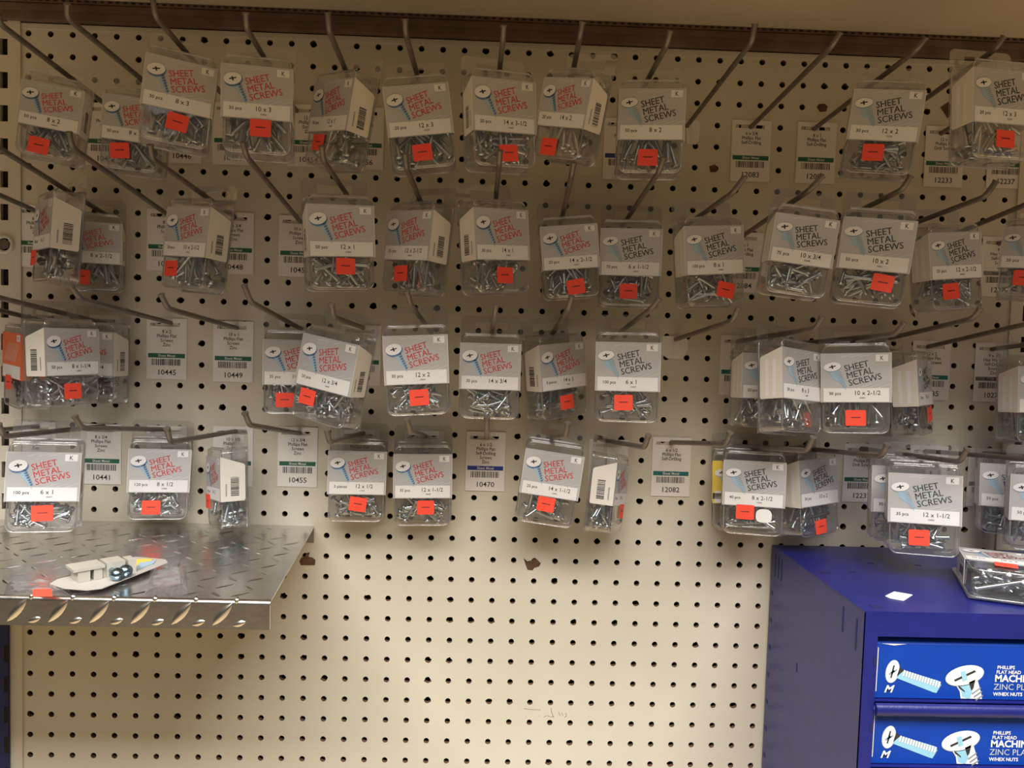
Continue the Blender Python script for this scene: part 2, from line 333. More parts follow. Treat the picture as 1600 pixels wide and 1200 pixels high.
# ------------------------------------------------------------------ pegboard wall
P = 0.0254; NC, NR = 47, 37
BX0, BX1 = -0.0085, 1.1826
BZ1, BZ0 = 0.0112, -36.5 * P
TH = 0.006
def pegboard():
    b = MB(); rnd = random.Random(3)
    fv = []; ff = []; tv = []; tf = []
    for c in range(NC):
        for r in range(NR):
            cx, cz = c * P, -r * P
            x0 = BX0 if c == 0 else cx - P / 2; x1 = BX1 if c == NC - 1 else cx + P / 2
            z1 = BZ1 if r == 0 else cz + P / 2; z0 = cz - P / 2
            rad = 0.0034; rag = rnd.random() < .10
            sq = []; ci = []
            for j in range(12):
                a = 2 * PI * (j + .5) / 12
                dx, dz = math.cos(a), math.sin(a)
                k = 1 / max(abs(dx), abs(dz))
                # outer ring: hit the cell border, corners snapped
                ox, oz = dx * k, dz * k
                if abs(abs(ox) - 1) < 1e-6 and abs(oz) > .9: oz = math.copysign(1, oz)
                if abs(abs(oz) - 1) < 1e-6 and abs(ox) > .9: ox = math.copysign(1, ox)
                X = cx + (x1 - cx) * ox if ox > 0 else cx + (cx - x0) * ox
                Z = cz + (z1 - cz) * oz if oz > 0 else cz + (cz - z0) * oz
                sq.append((X, 0, Z))
                rr = rad * (1 + (rnd.random() * .45 if rag and dz > -.3 else rnd.random() * .05))
                ci.append((cx + dx * rr, 0, cz + dz * rr))
            corners = [(x1, 0, z1), (x0, 0, z1), (x0, 0, z0), (x1, 0, z0)]
            n0 = len(fv); fv += sq + ci + corners
            for j in range(12):
                jn = (j + 1) % 12
                ff.append([n0 + j, n0 + jn, n0 + 12 + jn, n0 + 12 + j])
            for q, j in enumerate((1, 4, 7, 10)):
                ff.append([n0 + j, n0 + 24 + q, n0 + (j + 1) % 12])
            n1 = len(tv); tv += ci + [(x, TH, z) for x, _, z in ci]
            for j in range(12): tf.append([n1 + j, n1 + (j + 1) % 12, n1 + 12 + (j + 1) % 12, n1 + 12 + j])
    b.add(fv, ff, 'board'); b.add(tv, tf, 'hole', True)
    b.box(BX0, BX1, 0, TH, -1.7, BZ0, 'board')
    b.add([(BX0, 0, BZ1), (BX1, 0, BZ1), (BX1, TH, BZ1), (BX0, TH, BZ1)], [(0, 1, 2, 3)], 'board')
    # beige rim along the top edge of the panel
    b.box(BX0, BX1, -0.0012, 0, 0.0052, 0.0112, 'board')
    # backing behind the holes
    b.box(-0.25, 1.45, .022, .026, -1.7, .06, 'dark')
    # chipped spots where the face has torn off
    for px, py, pts in ((480, 874, [(-12, 3), (-9, -3), (-3, -5), (-1, -10), (4, -11), (2, -4), (8, -3), (13, 1), (12, 9), (-10, 9)]),
                        (832, 881, [(-14, -9), (-8, -4), (0, -6), (3, -10), (7, -7), (13, -1), (10, 4), (3, 6), (0, 10), (-8, 9)]),
                        (1284, 168, [(-8, 0), (-5, -5), (4, -6), (9, -2), (7, 6), (-3, 7)]), (1478, 172, [(-9, -4), (4, -13), (7, -6), (7, 8), (2, 13), (-4, 3)]),
                        (1114, 264, [(-6, -4), (3, -7), (7, -1), (5, 5), (-4, 5)]), (1424, 484, [(-3, -9), (3, -3), (6, 12), (1, 8), (-2, 2)])):
        q = [at(px + a, py + c, y=0) for a, c in pts]
        b.prism([(p.x, -0.0001, p.z) for p in q], (0, -.00035, 0), 'mdf')
    # faint handwriting left on the board
    for st in ([(818, 1107), (830, 1108.5), (845, 1109)], [(861, 1106), (862, 1113), (865, 1121)], [(849, 1120), (855, 1118), (860, 1120), (866, 1119)],
               [(873, 1113), (875, 1118), (878, 1113), (880, 1119)], [(882, 1116), (885, 1114), (885, 1119), (882, 1121)], [(842, 1118), (843, 1119)]):
        q = [at(a, c, y=0) for a, c in st]
        b.tube([(p.x, -.0001, p.z) for p in q], .00035, 'pencil', 4)
    o = b.build('wall_back')
    tag(o, 'beige perforated pegboard panel covered with rows of round holes', 'pegboard', kind='structure')
pegboard()
# slotted uprights either side
def upright(x0, x1, s0, s1, zc, label, name='slotted_upright'):
    b = MB(); ya, yb = -0.003, -0.0012
    step = 0.0381; top = 0.033; bot = -1.6
    b.box(x0, s0, ya, yb, bot, top, 'upright'); b.box(s1, x1, ya, yb, bot, top, 'upright')
    z = zc
    while z < top: z += step
    prev = top
    while z > bot:
        if z + .0095 < top:
            b.box(s0, s1, ya, yb, z + .0095, prev, 'upright'); prev = z - .0095
        z -= step
    b.box(s0, s1, ya, yb, bot, prev, 'upright')
    b.box(s0 - .001, s1 + .001, .004, .006, bot, top, 'dark')
    b.box(x0, s0 - .001, yb, .012, bot, top, 'upright'); b.box(s1 + .001, x1, yb, -.0001, bot, top, 'upright')
    o = b.build(name); tag(o, label, 'shelf upright')
upright(-.060, -.0078, -.0312, -.0222, at(9, 178, y=0).z, 'beige steel upright with black slots at the left edge of the pegboard')
upright(1.1826, 1.26, 1.1975, 1.2065, at(1588, 683, y=0).z, 'beige steel upright with black slots at the right edge of the pegboard')
b = MB()
p = at(8, 382, y=-.003)
hexa = [(p.x + .0065 * math.cos(PI / 3 * i + .4), -.0045, p.z + .0065 * math.sin(PI / 3 * i + .4)) for i in range(6)]
ring = lambda r, y: [(p.x + r * math.cos(2 * PI * i / 24), y, p.z + r * math.sin(2 * PI * i / 24)) for i in range(24)]
t = empty('flange_nut', (p.x, -.003, p.z)); tag(t, 'round beige flange with a dark hexagonal centre bolted to the left upright', 'nut')
def loc(b): b.v = [(x - p.x, y + .003, z - p.z) for x, y, z in b.v]; return b
vs = ring(.0115, -.0031) + ring(.0110, -.0062) + ring(.0082, -.0068) + ring(.0072, -.0040)
b.add(vs, [(k * 24 + i, k * 24 + (i + 1) % 24, (k + 1) * 24 + (i + 1) % 24, (k + 1) * 24 + i) for k in range(3) for i in range(24)], 'upright', True)
loc(b).build('flange', t)
b = MB(); b.prism([(x, y + .001, z) for x, y, z in hexa], (0, -.002, 0), 'hook'); loc(b).build('hex_head', t)
# ------------------------------------------------------------------ upper shelf and rail
t = empty('upper_shelf', (0.55, 0, 0.034)); tag(t, 'tan underside of the shelf above the pegboard with a rusty rear rail', 'shelf')
b = MB(); b.box(-1.6, 1.6, -.58, .02, .0, .022, 'shelfpaint'); b.box(-1.6, 1.6, -.58, -.575, -.004, 0, 'shelfpaint'); b.build('shelf_panel', t)
b = MB()
b.box(-.62, .72, -.010, -.0005, -.0215, -.0115, 'rail')
b.box(-.62, .72, -.013, -.0005, -.0115, -.0045, 'rail')
b.box(-.62, .72, -.0055, -.0005, -.0045, -.0005, 'dark')
b.box(-.62, .72, -.016, -.010, -.0035, -.0008, 'rail')
for i in range(150): b.box(-.60 + i * .0088, -.60 + i * .0088 + .0042, -.0168, -.016, -.003, -.0014, 'dark')
b.build('rear_rail', t)
# ------------------------------------------------------------------ hooks
HL = {}
def hook(n):
    B, E, T = [Vector(q) for q in HOOKS[n]]
    o0 = B
    b = MB(); d = (E - B).normalized(); u = (T - E).normalized()
    if (T - E).length < .011 or u.z < .3: T = E + Vector((0, -.006, .013)); u = (T - E).normalized()
    pts = [B + d * -.0038, B, B.lerp(E, .5), E - d * .006]
    for k in (0.25, .5, .75): pts.append((E - d * .006) * (1 - k) ** 2 + E * 2 * k * (1 - k) + (E + u * .006) * k ** 2)
    pts += [E + u * .006, T]
    b.tube([q - o0 for q in pts], .0027, 'hook', 10)
    b.tube([T - o0 - u * .0005, T - o0 + u * .0012], .0033, 'hook', 10)
    o = b.build('peg_hook'); o.location = o0
    tag(o, 'peg_hook', 'peg hook', 'steel peg hooks in the pegboard')
    HL[n] = o
for n in HOOKS: hook(n)
ROWN = {'H': 'top', 'J': 'second', 'K': 'third', 'L': 'bottom'}
PF = 'Phillips Flat'
TAGS = [
 (166, 210, ['8 x 2', PF, 'Screws', 'Zinc'], '10447', 'green', 'white tag partly hidden between the two lowest boxes in the top left corner'),
 (284, 206, ['8 x 3', PF, 'Screws', 'Zinc'], '10446', 'green', 'tag numbered 10446 below the tilted box left of the 10 x 3 box'),
 (364, 209, ['10 x 3', PF, 'Screws', 'Zinc'], '10452', 'green', 'white tag peeking out below the 10 x 3 box'),
 (482, 212, ['12 x 1', PF, 'Screws', 'Zinc'], '10454', 'green', 'white tag behind the lower left of the turned barcode box in the top row'),
 (568, 216, ['12 x 2', PF, 'Screws', 'Zinc'], '10456', 'green', 'white tag numbered 10456 beside the turned barcode box'),
 (974, 233, ['8 x 2', PF, 'Screws', 'Zinc'], '10464', 'blueink', 'narrow strip of tag left of the grey-lettered top row 8 x 2 box'),
 (1173, 236, ['6 x 3/4', PF, 'Self-Drilling'], '12083', 'green', 'white tag numbered 12083 for 6 x 3/4 screws'),
 (1275, 239, ['8 x 1', PF, 'Self-Drilling'], '12087', 'green', 'white 8 x 1 tag left of the top row 12 x 2 box'),
 (1475, 245, ['12 x 1', PF, 'Drill Screws'], '12233', 'green', 'white tag numbered 12233 in the top row'),
 (1573, 247, ['12 x 3', PF, 'Drill Screws'], '12237', 'green', 'white tag numbered 12237 below the 12 x 3 box'),
 (57, 369, ['6 x 1', PF, 'Screws', 'Zinc'], '', 'green', 'torn-edged white tag left of the turned barcode box in the second row'),
 (261, 375, ['8 x 1', PF, 'Screws', 'Zinc'], '10442', 'green', 'white tag left of the second row box that stands beside tag 10448'),
 (365, 380, ['10 x 3/4', PF, 'Screws', 'Zinc'], '10448', 'green', 'white tag numbered 10448 behind the side flap of a second row box'),
 (467, 385, ['10 x 2', PF, 'Screws', 'Zinc'], '10451', 'green', 'white tag left of the 12 x 1 box'),
 (1161, 410, ['8 x 1', PF, 'Self-Drilling'], '12084', 'green', 'white tag ending in 84 right of the 8 x 1 box'),
 (1563, 417, ['8 x 1', 'Hex Washer', 'Self-Drilling', 'Screws', 'Zinc'], '12078', 'greyink', 'white tag starting 120 right of the 12 x 2-1/2 box'),
 (159, 540, ['8 x 1', PF, 'Screws', 'Zinc'], '', 'green', 'white tag behind the hidden box at the left of the third row'),
 (260.5, 545, ['8 x 2', PF, 'Screws', 'Zinc'], '10445', 'green', 'white tag numbered 10445 on bare pegboard'),
 (364.5, 549.5, ['10 x 1', PF, 'Screws', 'Zinc'], '10449', 'green', 'white tag numbered 10449 on bare pegboard'),
 (564, 555, ['12 x 3', PF, 'Screws', 'Zinc'], '10459', 'green', 'white tag ending in 59 right of the bright 12 x 3/4 box'),
 (1155, 571, ['8 x 3', PF, 'Self-Drilling'], '12088', 'teal', 'teal-barred tag left of the 8 x 3 box with a cream flap'),
 (1454, 579, ['12 x 2', PF, 'Drill Screws'], '12235', 'teal', 'white tag for 12 x 2 drill screws behind the sideways box'),
 (1552, 582, ['9 x 1/2', 'Hex Washer', 'Self-Drilling', 'Screws', 'Zinc'], '10275', 'greyink', 'white tag numbered 10275 with a maroon bar', dict(maroon=True)),
 (56, 706, ['6 x 1', PF, 'Screws', 'Zinc'], '10437', 'green', 'white tag behind the 6 x 1 box in the bottom left corner of the hooks'),
 (158, 709.5, ['8 x 3/4', PF, 'Screws', 'Zinc'], '10441', 'green', 'white tag numbered 10441 in the bottom row'),
 (261, 712, ['8 x 1/2', PF, 'Screws', 'Zinc'], '10440', 'green', 'white tag behind the 8 x 1/2 box'),
 (364, 713, ['10 x 1/2', PF, 'Screws', 'Zinc'], '', 'green', 'white tag behind the small sideways box hanging over the metal shelf'),
 (465, 714, ['12 x 3/4', PF, 'Screws', 'Zinc'], '10455', 'green', 'white tag numbered 10455 above the corner of the metal shelf'),
 (562, 718, ['12 x 1/2', PF, 'Screws', 'Zinc'], '10460', 'green', 'white tag behind the 12 x 1/2 box'),
 (662, 720, ['12 x 1-1/2', PF, 'Screws', 'Zinc'], '10461', 'green', 'white tag behind the red-lettered 12 x 1-1/2 box'),
 (758.5, 721, ['6 x 1/2', 'Phillips Pan', 'Self-Drilling', 'Screws', 'Zinc'], '10470', 'blueink', 'white tag numbered 10470 with a blue bar'),
 (1048.5, 729.5, ['6 x 1/2', PF, 'Self-Drilling'], '12082', 'teal', 'white tag numbered 12082 in the bottom row'),
 (1347, 739, ['12 x 3/4', PF, 'Drill Screws'], '12232', 'green', 'white tag numbered 12232 in the bottom row'),
 (1450, 742, ['12 x 1-1/2', PF, 'Drill Screws'], '12234', 'green', 'white tag behind the big 12 x 1-1/2 box above the cabinet'),
 (1541, 746, ['8 x 3/4', 'Hex Washer', 'Self-Drilling', 'Screws', 'Zinc'], '10274', 'greyink', 'grey-barred tag left of the two boxes right end of the bottom row'),
 (950, 733, [], '', None, 'blank-looking white tag behind the narrow sideways box near the 12082 tag'),
]
PKG = {
 # key: colour, pcs, size, item, length, head, sticker (px, py, turn), label
 'A1': ('red', '50 pcs', '8 x 2', '10445', 2.0, 'flat', (60, 227, 3), 'red-lettered 8 x 2 screw box hanging top left'),
 'A2': ('red', '50 pcs', '8 x 3', '', 2.5, 'flat', (187, 235, -8), 'half hidden screw box behind the higher box at top left'),
 'A3': ('red', '30 pcs', '8 x 3', '', 2.5, 'flat', (277, 191, 5), 'red-lettered tilted screw box left of the 10 x 3 box'),
 'A4': ('red', '30 pcs', '10 x 3', '10453', 2.5, 'flat', (407, 200, 0), 'red-lettered 10 x 3 screw box in the top row'),
 'A5': ('red', '30 pcs', '12 x 1', '10456', 2.0, 'pan', (497, 222, 0), 'screw box turned to show its barcode flap beside tag 10456'),
 'A6': ('red', '20 pcs', '12 x 3', '10459', 2.5, 'pan', (660, 238, -2), 'red-lettered 12 x 3 screw box in the top row'),
 'A7': ('red', '20 pcs', '14 x 3-1/2', '10467', 1.5, 'pan', (795, 239, -3), 'red-lettered 14 x 3-1/2 screw box in the top row'),
 'A8': ('red', '20 pcs', '14 x 2', '', 2.5, 'pan', (857, 229, 0), 'barcode-flap screw box left of the grey-lettered 8 x 2'),
 'A9': ('grey', '50 pcs', '8 x 2', '', 2.5, 'flat', (1012, 246, 0), 'grey-lettered 8 x 2 screw box in the top row'),
 'A10': ('grey', '30 pcs', '12 x 2', '12235', 1.5, 'flat', (1364, 238, -2), 'grey-lettered 12 x 2 screw box in the top row'),
 'A11': ('grey', '20 pcs', '12 x 3', '12237', 2.5, 'flat', (1571, 217, 2), 'grey-lettered 12 x 3 screw box in the top right corner'),
 'B1': ('red', '50 pcs', '6 x 2', '', 2.0, 'flat', (50, 403, 0), 'sideways screw box with forward barcode flap at far left'),
 'B2': ('red', '40 pcs', '8 x 2-1/2', '', 2.5, 'flat', (125, 432, 4), 'red-lettered 8 x 2-1/2 screw box behind the sideways one'),
 'B3': ('red', '20 pcs', '10 x 2-1/2', '10452', 2.5, 'flat', (267, 419, -3), 'red-lettered screw box with a barcode flap beside tag 10448'),
 'B4': ('red', '50 pcs', '12 x 1', '10456', 1.25, 'pan', (540, 416, 2), 'red-lettered 12 x 1 screw box in the second row'),
 'B5': ('red', '25 pcs', '12 x 2-1/2', '10458', 2.5, 'pan', (626, 427, -5), 'red-lettered 12 x 2-1/2 screw box with a barcode flap'),
 'B6': ('red', '30 pcs', '14 x 1', '10463', 1.0, 'pan', (789, 430, 2), 'red-lettered 14 x 1 screw box in the second row'),
 'B7': ('red', '20 pcs', '14 x 2-1/2', '10467', 2.5, 'pan', (900, 448, -6), 'red-lettered 14 x 2-1/2 screw box in the second row'),
 'B8': ('grey', '70 pcs', '6 x 1-1/2', '10439', 1.5, 'flat', (982, 455, 0), 'grey-lettered 6 x 1-1/2 screw box in the second row'),
 'B9': ('grey', '100 pcs', '8 x 1', '10442', 1.0, 'flat', (1134, 453, 14), 'grey-lettered 8 x 1 screw box in the second row with tilted sticker'),
 'B10': ('grey', '75 pcs', '10 x 3/4', '10448', .75, 'flat', None, 'grey-lettered 10 x 3/4 screw box without sticker in the second row'),
 'B11': ('grey', '50 pcs', '10 x 2', '10451', 2.0, 'flat', (1379, 442, 6), 'grey-lettered 10 x 2 screw box in the second row'),
 'B12': ('grey', '25 pcs', '12 x 2-1/2', '10454', 2.0, 'flat', (1486, 455, -2), 'grey-lettered 12 x 2-1/2 screw box in the second row'),
 'B13': ('grey', '20 pcs', '10 x 3', '', 2.0, 'flat', (1600, 434, 0), 'grey-lettered screw box cut off by the right edge in the second row'),
 'C0': ('orange', '', '', '', 1.0, 'flat', (13, 597, 0), 'screw box with an orange sleeve at the left edge'),
 'C1': ('red', '50 pcs', '8 x 1-1/4', '10443', 1.25, 'pan', (114, 611, 0), 'red-lettered 8 x 1-1/4 screw box beside the orange one'),
 'C1b': ('red', '50 pcs', '8 x 1-1/4', '', 1.25, 'pan', None, 'hidden screw box behind the 8 x 1-1/4 box'),
 'C2': ('red', '35 pcs', '10 x 1', '', 1.5, 'pan', (445, 625, 0), 'dull screw box half hidden behind the bright 12 x 3/4'),
 'C3': ('red', '50 pcs', '12 x 3/4', '10455', .75, 'pan', (480, 620, 2), 'tilted bright red-lettered 12 x 3/4 screw box with barcode flap'),
 'C4': ('red', '30 pcs', '12 x 2', '10943', 1.5, 'pan', (655, 621, -2), 'bright red-lettered 12 x 2 screw box in the third row'),
 'C5': ('red', '35 pcs', '14 x 3/4', '', 1.0, 'pan', None, 'red-lettered 14 x 3/4 screw box with no sticker'),
 'C6': ('red', '3 pieces', '14 x 3', '1062', 2.0, 'pan', (886, 628, -3), 'narrow-looking red-lettered 14 x 3 screw box in the third row'),
 'C7': ('grey', '100 pcs', '6 x 1', '10437', 1.5, 'flat', (974, 629, -2), 'grey-lettered 6 x 1 screw box in the third row'),
 'C8': ('grey', '50 pcs', '8 x 3', '', 1.5, 'flat', None, 'screw box almost hidden behind the cream-flapped 8 x 3 box'),
 'C9': ('grey', '30 pcs', '8 x 3', '12081', 2.5, 'flat', None, 'grey-lettered 8 x 3 screw box with a plain cream flap in the third row'),
 'C10': ('grey', '30 pcs', '10 x 2-1/2', '10452', 2.5, 'flat', (1337, 653, 0), 'bright grey-lettered 10 x 2-1/2 screw box in the third row'),
 'C11': ('grey', '30 pcs', '10 x 3', '', 1.5, 'flat', (1453, 647, -14), 'tilted screw box turned sideways beside the 10 x 2-1/2 box'),
 'C12': ('grey', '30 pcs', '12 x 3', '', 1.5, 'flat', None, 'screw box cut off by the right edge in the third row'),
 'D1': ('red', '100 pcs', '6 x 1', '10437', 1.0, 'pan', (66, 802, -3), 'red-lettered 6 x 1 screw box left in the bottom row'),
 'D2': ('red', '120 pcs', '8 x 1/2', '10440', .5, 'pan', (236, 793, 0), 'red-lettered 8 x 1/2 screw box in the bottom row'),
 'D3': ('red', '40 pcs', '8 x 2', '', 2.0, 'pan', (325, 783, 0), 'small sideways barcode-flap screw box above the metal shelf'),
 'D4': ('red', '3 pieces', '12 x 1/2', '11414', .5, 'pan', (559, 788, 8), 'red-lettered 12 x 1/2 screw box in the bottom row'),
 'D5': ('red', '35 pcs', '12 x 1-1/2', '10458', 1.5, 'pan', (665, 793, 0), 'red-lettered 12 x 1-1/2 screw box in the bottom row'),
 'D6': ('red', '25 pcs', '14 x 1-1/2', '10465', 1.5, 'pan', (853, 788, 2), 'red-lettered tilted 14 x 1-1/2 screw box in the bottom row'),
 'D7': ('red', '50 pcs', '14 x 1', '', .75, 'pan', (971, 799, 0), 'narrow sideways screw box with a plain flap left of tag 12082'),
 'D8': ('yellow', '', '8 x 2', '', 1.5, 'flat', None, 'screw box with a yellow sleeve in the bottom row'),
 'D9': ('grey', '40 pcs', '8 x 2-1/2', '12090', 2.0, 'flat', (1164, 800, 0), 'grey-lettered 8 x 2-1/2 screw box in the bottom row'),
 'D10': ('grey', '50 pcs', '10 x 2', '', 2.0, 'flat', (1283, 823, -4), 'grey-lettered bottom row 10 x 2 screw box'),
 'D11': ('grey', '35 pcs', '12 x 1-1/2', '', 1.5, 'flat', None, 'screw box peeking out behind the box above the cabinet'),
 'D12': ('grey', '35 pcs', '12 x 1-1/2', '10454', 1.5, 'flat', (1436, 840, -2), 'bright grey-lettered 12 x 1-1/2 screw box above the cabinet'),
 'D13': ('grey', '50 pcs', '8 x 3/4', '', 1.0, 'flat', None, 'rear one of the two bottom row boxes at the right edge'),
 'D14': ('grey', '50 pcs', '8 x 1', '', 1.0, 'flat', None, 'front one of the two bottom row boxes at the right edge'),
}
HOOKLAB = {}
_hp = {'H1': 'A1', 'H2': 'A2', 'H3': 'A3', 'H4': 'A4', 'H5': 'A5', 'H6': 'A6', 'H7': 'A7', 'H8': 'A8', 'H9': 'A9', 'H12': 'A10', 'H13': 'A11', 'J2': 'B2', 'J4': 'B3', 'J6': 'B4', 'J7': 'B5', 'J8': 'B6', 'J9': 'B7', 'J10': 'B8', 'J11': 'B9', 'J12': 'B10', 'J13': 'B11', 'J14': 'B12', 'J16': 'B13', 'K0': 'C0', 'K1': 'C1b', 'K4': 'C2', 'K5': 'C3', 'K6': 'C4', 'K7': 'C5', 'K8': 'C6', 'K9': 'C7', 'K11': 'C9', 'K12': 'C10', 'K13': 'C11', 'K15': 'C12', 'L1': 'D1', 'L2': 'D2', 'L3': 'D3', 'L5': 'D4', 'L6': 'D5', 'L8': 'D6', 'L9': 'D7', 'L11': 'D9', 'L12': 'D10', 'L13': 'D12', 'L15': 'D14'}
_hs = {'H': 'top', 'J': 'second', 'K': 'third', 'L': 'bottom'}
_cust = {
 'H10': 'bare steel peg hook pointing down to the torn stub in the top row', 'H11': 'bare steel peg hook reaching the 12083 tag', 'H14': 'steel peg hook ending at the 12233 tag in the top row',
 'H15': 'steel peg hook above the 12237 tag at the right edge', 'J1': 'bare steel peg hook ending at the torn-edged tag at the left edge', 'J3': 'bare long steel peg hook ending at the tag left of tag 10448',
 'J5': 'bare steel peg hook ending left of the 12 x 1 box', 'J15': 'steel peg hook leaving the right edge above the 12 x 2-1/2 box',
 'K2': 'bare steel peg hook ending at tag 10445', 'K3': 'bare bent steel peg hook ending at tag 10449', 'K10': 'bare steel peg hook ending at the torn stub in the third row',
 'K14': 'bare peg hook running from the 12 x 2 drill screws tag', 'L0': 'peg hook at left behind the bottom row 6 x 1 box',
 'L2': 'bent steel peg hook above the 8 x 1/2 box', 'L4': 'bare steel peg hook ending at tag 10455', 'L7': 'steel peg hook pointing straight out above tag 10470',
 'L10': 'bare steel peg hook ending at tag 12082', 'L14': 'steel peg hook behind the big box above the blue cabinet',
}
for _k in HOOKS:
    if _k in _cust: HOOKLAB[_k] = _cust[_k]
    elif _k in _hp: HOOKLAB[_k] = 'peg hook holding ' + PKG[_hp[_k]][7].replace(' in the %s row' % _hs[_k[0]], '')
    else: HOOKLAB[_k] = 'steel peg hook of the %s row' % _hs[_k[0]]

# ------------------------------------------------------------------ shelf tags on the board
def shelf_tag(px, py, lines, number, bar, label, w=.0475, h=.0725, rz=0.0, maroon=False):
    c = at(px, py, y=-.001)
    b = MB(); y0 = -.0009; yt = -.0013
    F = lambda u, v: (u, yt - .0001, v)
    G = lambda u, v: (u, yt - .00022, v)
    sw, s1, s0 = .0155, h / 2 - .0055, h / 2 - .0095
    b.box(-w / 2, w / 2, yt, y0, s1, h / 2, 'card'); b.box(-w / 2, w / 2, yt, y0, -h / 2, s0, 'card')
    b.box(-w / 2, -sw, yt, y0, s0, s1, 'card'); b.box(sw, w / 2, yt, y0, s0, s1, 'card')
    # small italic mark at the slot
    for k in range(3): b.poly([(-.0195 + k * .0016, h / 2 - .0092), (-.0187 + k * .0016, h / 2 - .0092), (-.0178 + k * .0016, h / 2 - .0055), (-.0186 + k * .0016, h / 2 - .0055)], F, 'ink')
    v = h / 2 - .0175
    for i, s in enumerate(lines):
        b.text(s, .0056, 0, v, F, 'ink', align='C', bold=.012, sx=.92); v -= .0053
    vb = -h / 2 + .0255
    if bar:
        b.poly([(-w / 2 + .002, vb), (w / 2 - .002, vb), (w / 2 - .002, vb + .0052), (-w / 2 + .002, vb + .0052)], F, bar)
        if maroon: b.poly([(.001, vb), (w / 2 - .004, vb), (w / 2 - .004, vb + .0052), (.001, vb + .0052)], G, 'maroon')
        b.text('Sheet Metal', .0043, -.002 if maroon else 0, vb + .0012, G, 'card' if bar != 'greyink' else 'ink', align='R' if maroon else 'C', bold=.01)
    rnd = random.Random(number); u = -.0175
    while u < .0165:
        wd = rnd.choice((.0005, .0008, .0012)); b.poly([(u, -h / 2 + .0165), (u + wd, -h / 2 + .0165), (u + wd, vb - .0015), (u, vb - .0015)], F, 'ink'); u += wd + rnd.choice((.0004, .0007, .001))
    if number: b.text(number, .0088, 0, -h / 2 + .0052, F, 'ink', align='C', bold=.01, sx=1.05)
    o = b.build('shelf_tag'); o.location = (c.x, 0, c.z); o.rotation_euler = (0, rz, 0)
    return tag(o, label, 'price tag', 'printed shelf tags on the pegboard')
for a in TAGS: shelf_tag(*a[:6], **(a[6] if len(a) > 6 else {}))
# torn tag stubs
for px, py, pts, lab in ((1081, 208, [(-10, -20), (8, -20), (13, -16), (12, 10), (6, 18), (-8, 16)], 'small torn white tag stub hanging under an empty hook in the top row'),
                    (1053, 543, [(-18, -18), (18, -18), (22, -10), (21, 6), (12, 18), (-10, 17), (-20, 10)], 'small torn white tag stub hanging under the bare hook of the third row')):
    c = at(px, py, y=-.001); q = [at(px + a, py + e, y=-.001) - c for a, e in pts]
    b = MB(); b.prism([(k.x, 0, k.z) for k in q], (0, -.0005, 0), 'card'); b.box(-.002, .0, -.0007, -.0005, -.012, .010, 'cream')
    o = b.build('torn_tag'); o.location = (c.x, -.0008, c.z); tag(o, lab, 'torn tag')
# ------------------------------------------------------------------ screws
INCH = .0254
def screw_mesh(length, head, gauge=.0022):
    b = MB(); n = 9; prof = []
    hr = gauge * 2.0
    if head == 'pan': prof = [(0, .0026), (hr * .55, .0025), (hr * .9, .0016), (hr, .0004), (hr * .98, -.0002), (gauge * .75, -.0004)]
    else: prof = [(0, .0003), (hr * .98, .0003), (hr, 0), (gauge * .8, -.0026)]
    z = prof[-1][1] - .0005; k = 0; end = -length
    while z > end + .003:
        prof.append((gauge * (1.0 if k % 2 == 0 else .70), z)); z -= .0011; k += 1
    prof += [(gauge * .45, end + .0015), (0.0001, end)]
    vs = [(r * math.cos(2 * PI * j / n), r * math.sin(2 * PI * j / n), zz) for r, zz in prof for j in range(n)]
    fs = [(i * n + j, (i + 1) * n + j, (i + 1) * n + (j + 1) % n, i * n + (j + 1) % n) for i in range(len(prof) - 1) for j in range(n)]
    b.add(vs, fs, 'zinc', True)
    zt = prof[0][1] + .00015
    b.add([(x, y, zt) for x, y in ((-hr * .6, -.0004), (hr * .6, -.0004), (hr * .6, .0004), (-hr * .6, .0004))], [(0, 1, 2, 3)], 'zincd')
    b.add([(y, x, zt) for x, y in ((-hr * .6, -.0004), (hr * .6, -.0004), (hr * .6, .0004), (-hr * .6, .0004))], [(3, 2, 1, 0)], 'zincd')
    o = b.build('screw'); me = o.data; bpy.data.objects.remove(o)
    return me
_sm = {}
def get_screw(L, head, g):
    k = (round(L, 4), head, g)
    if k not in _sm: _sm[k] = screw_mesh(L, head, g)
    return _sm[k]
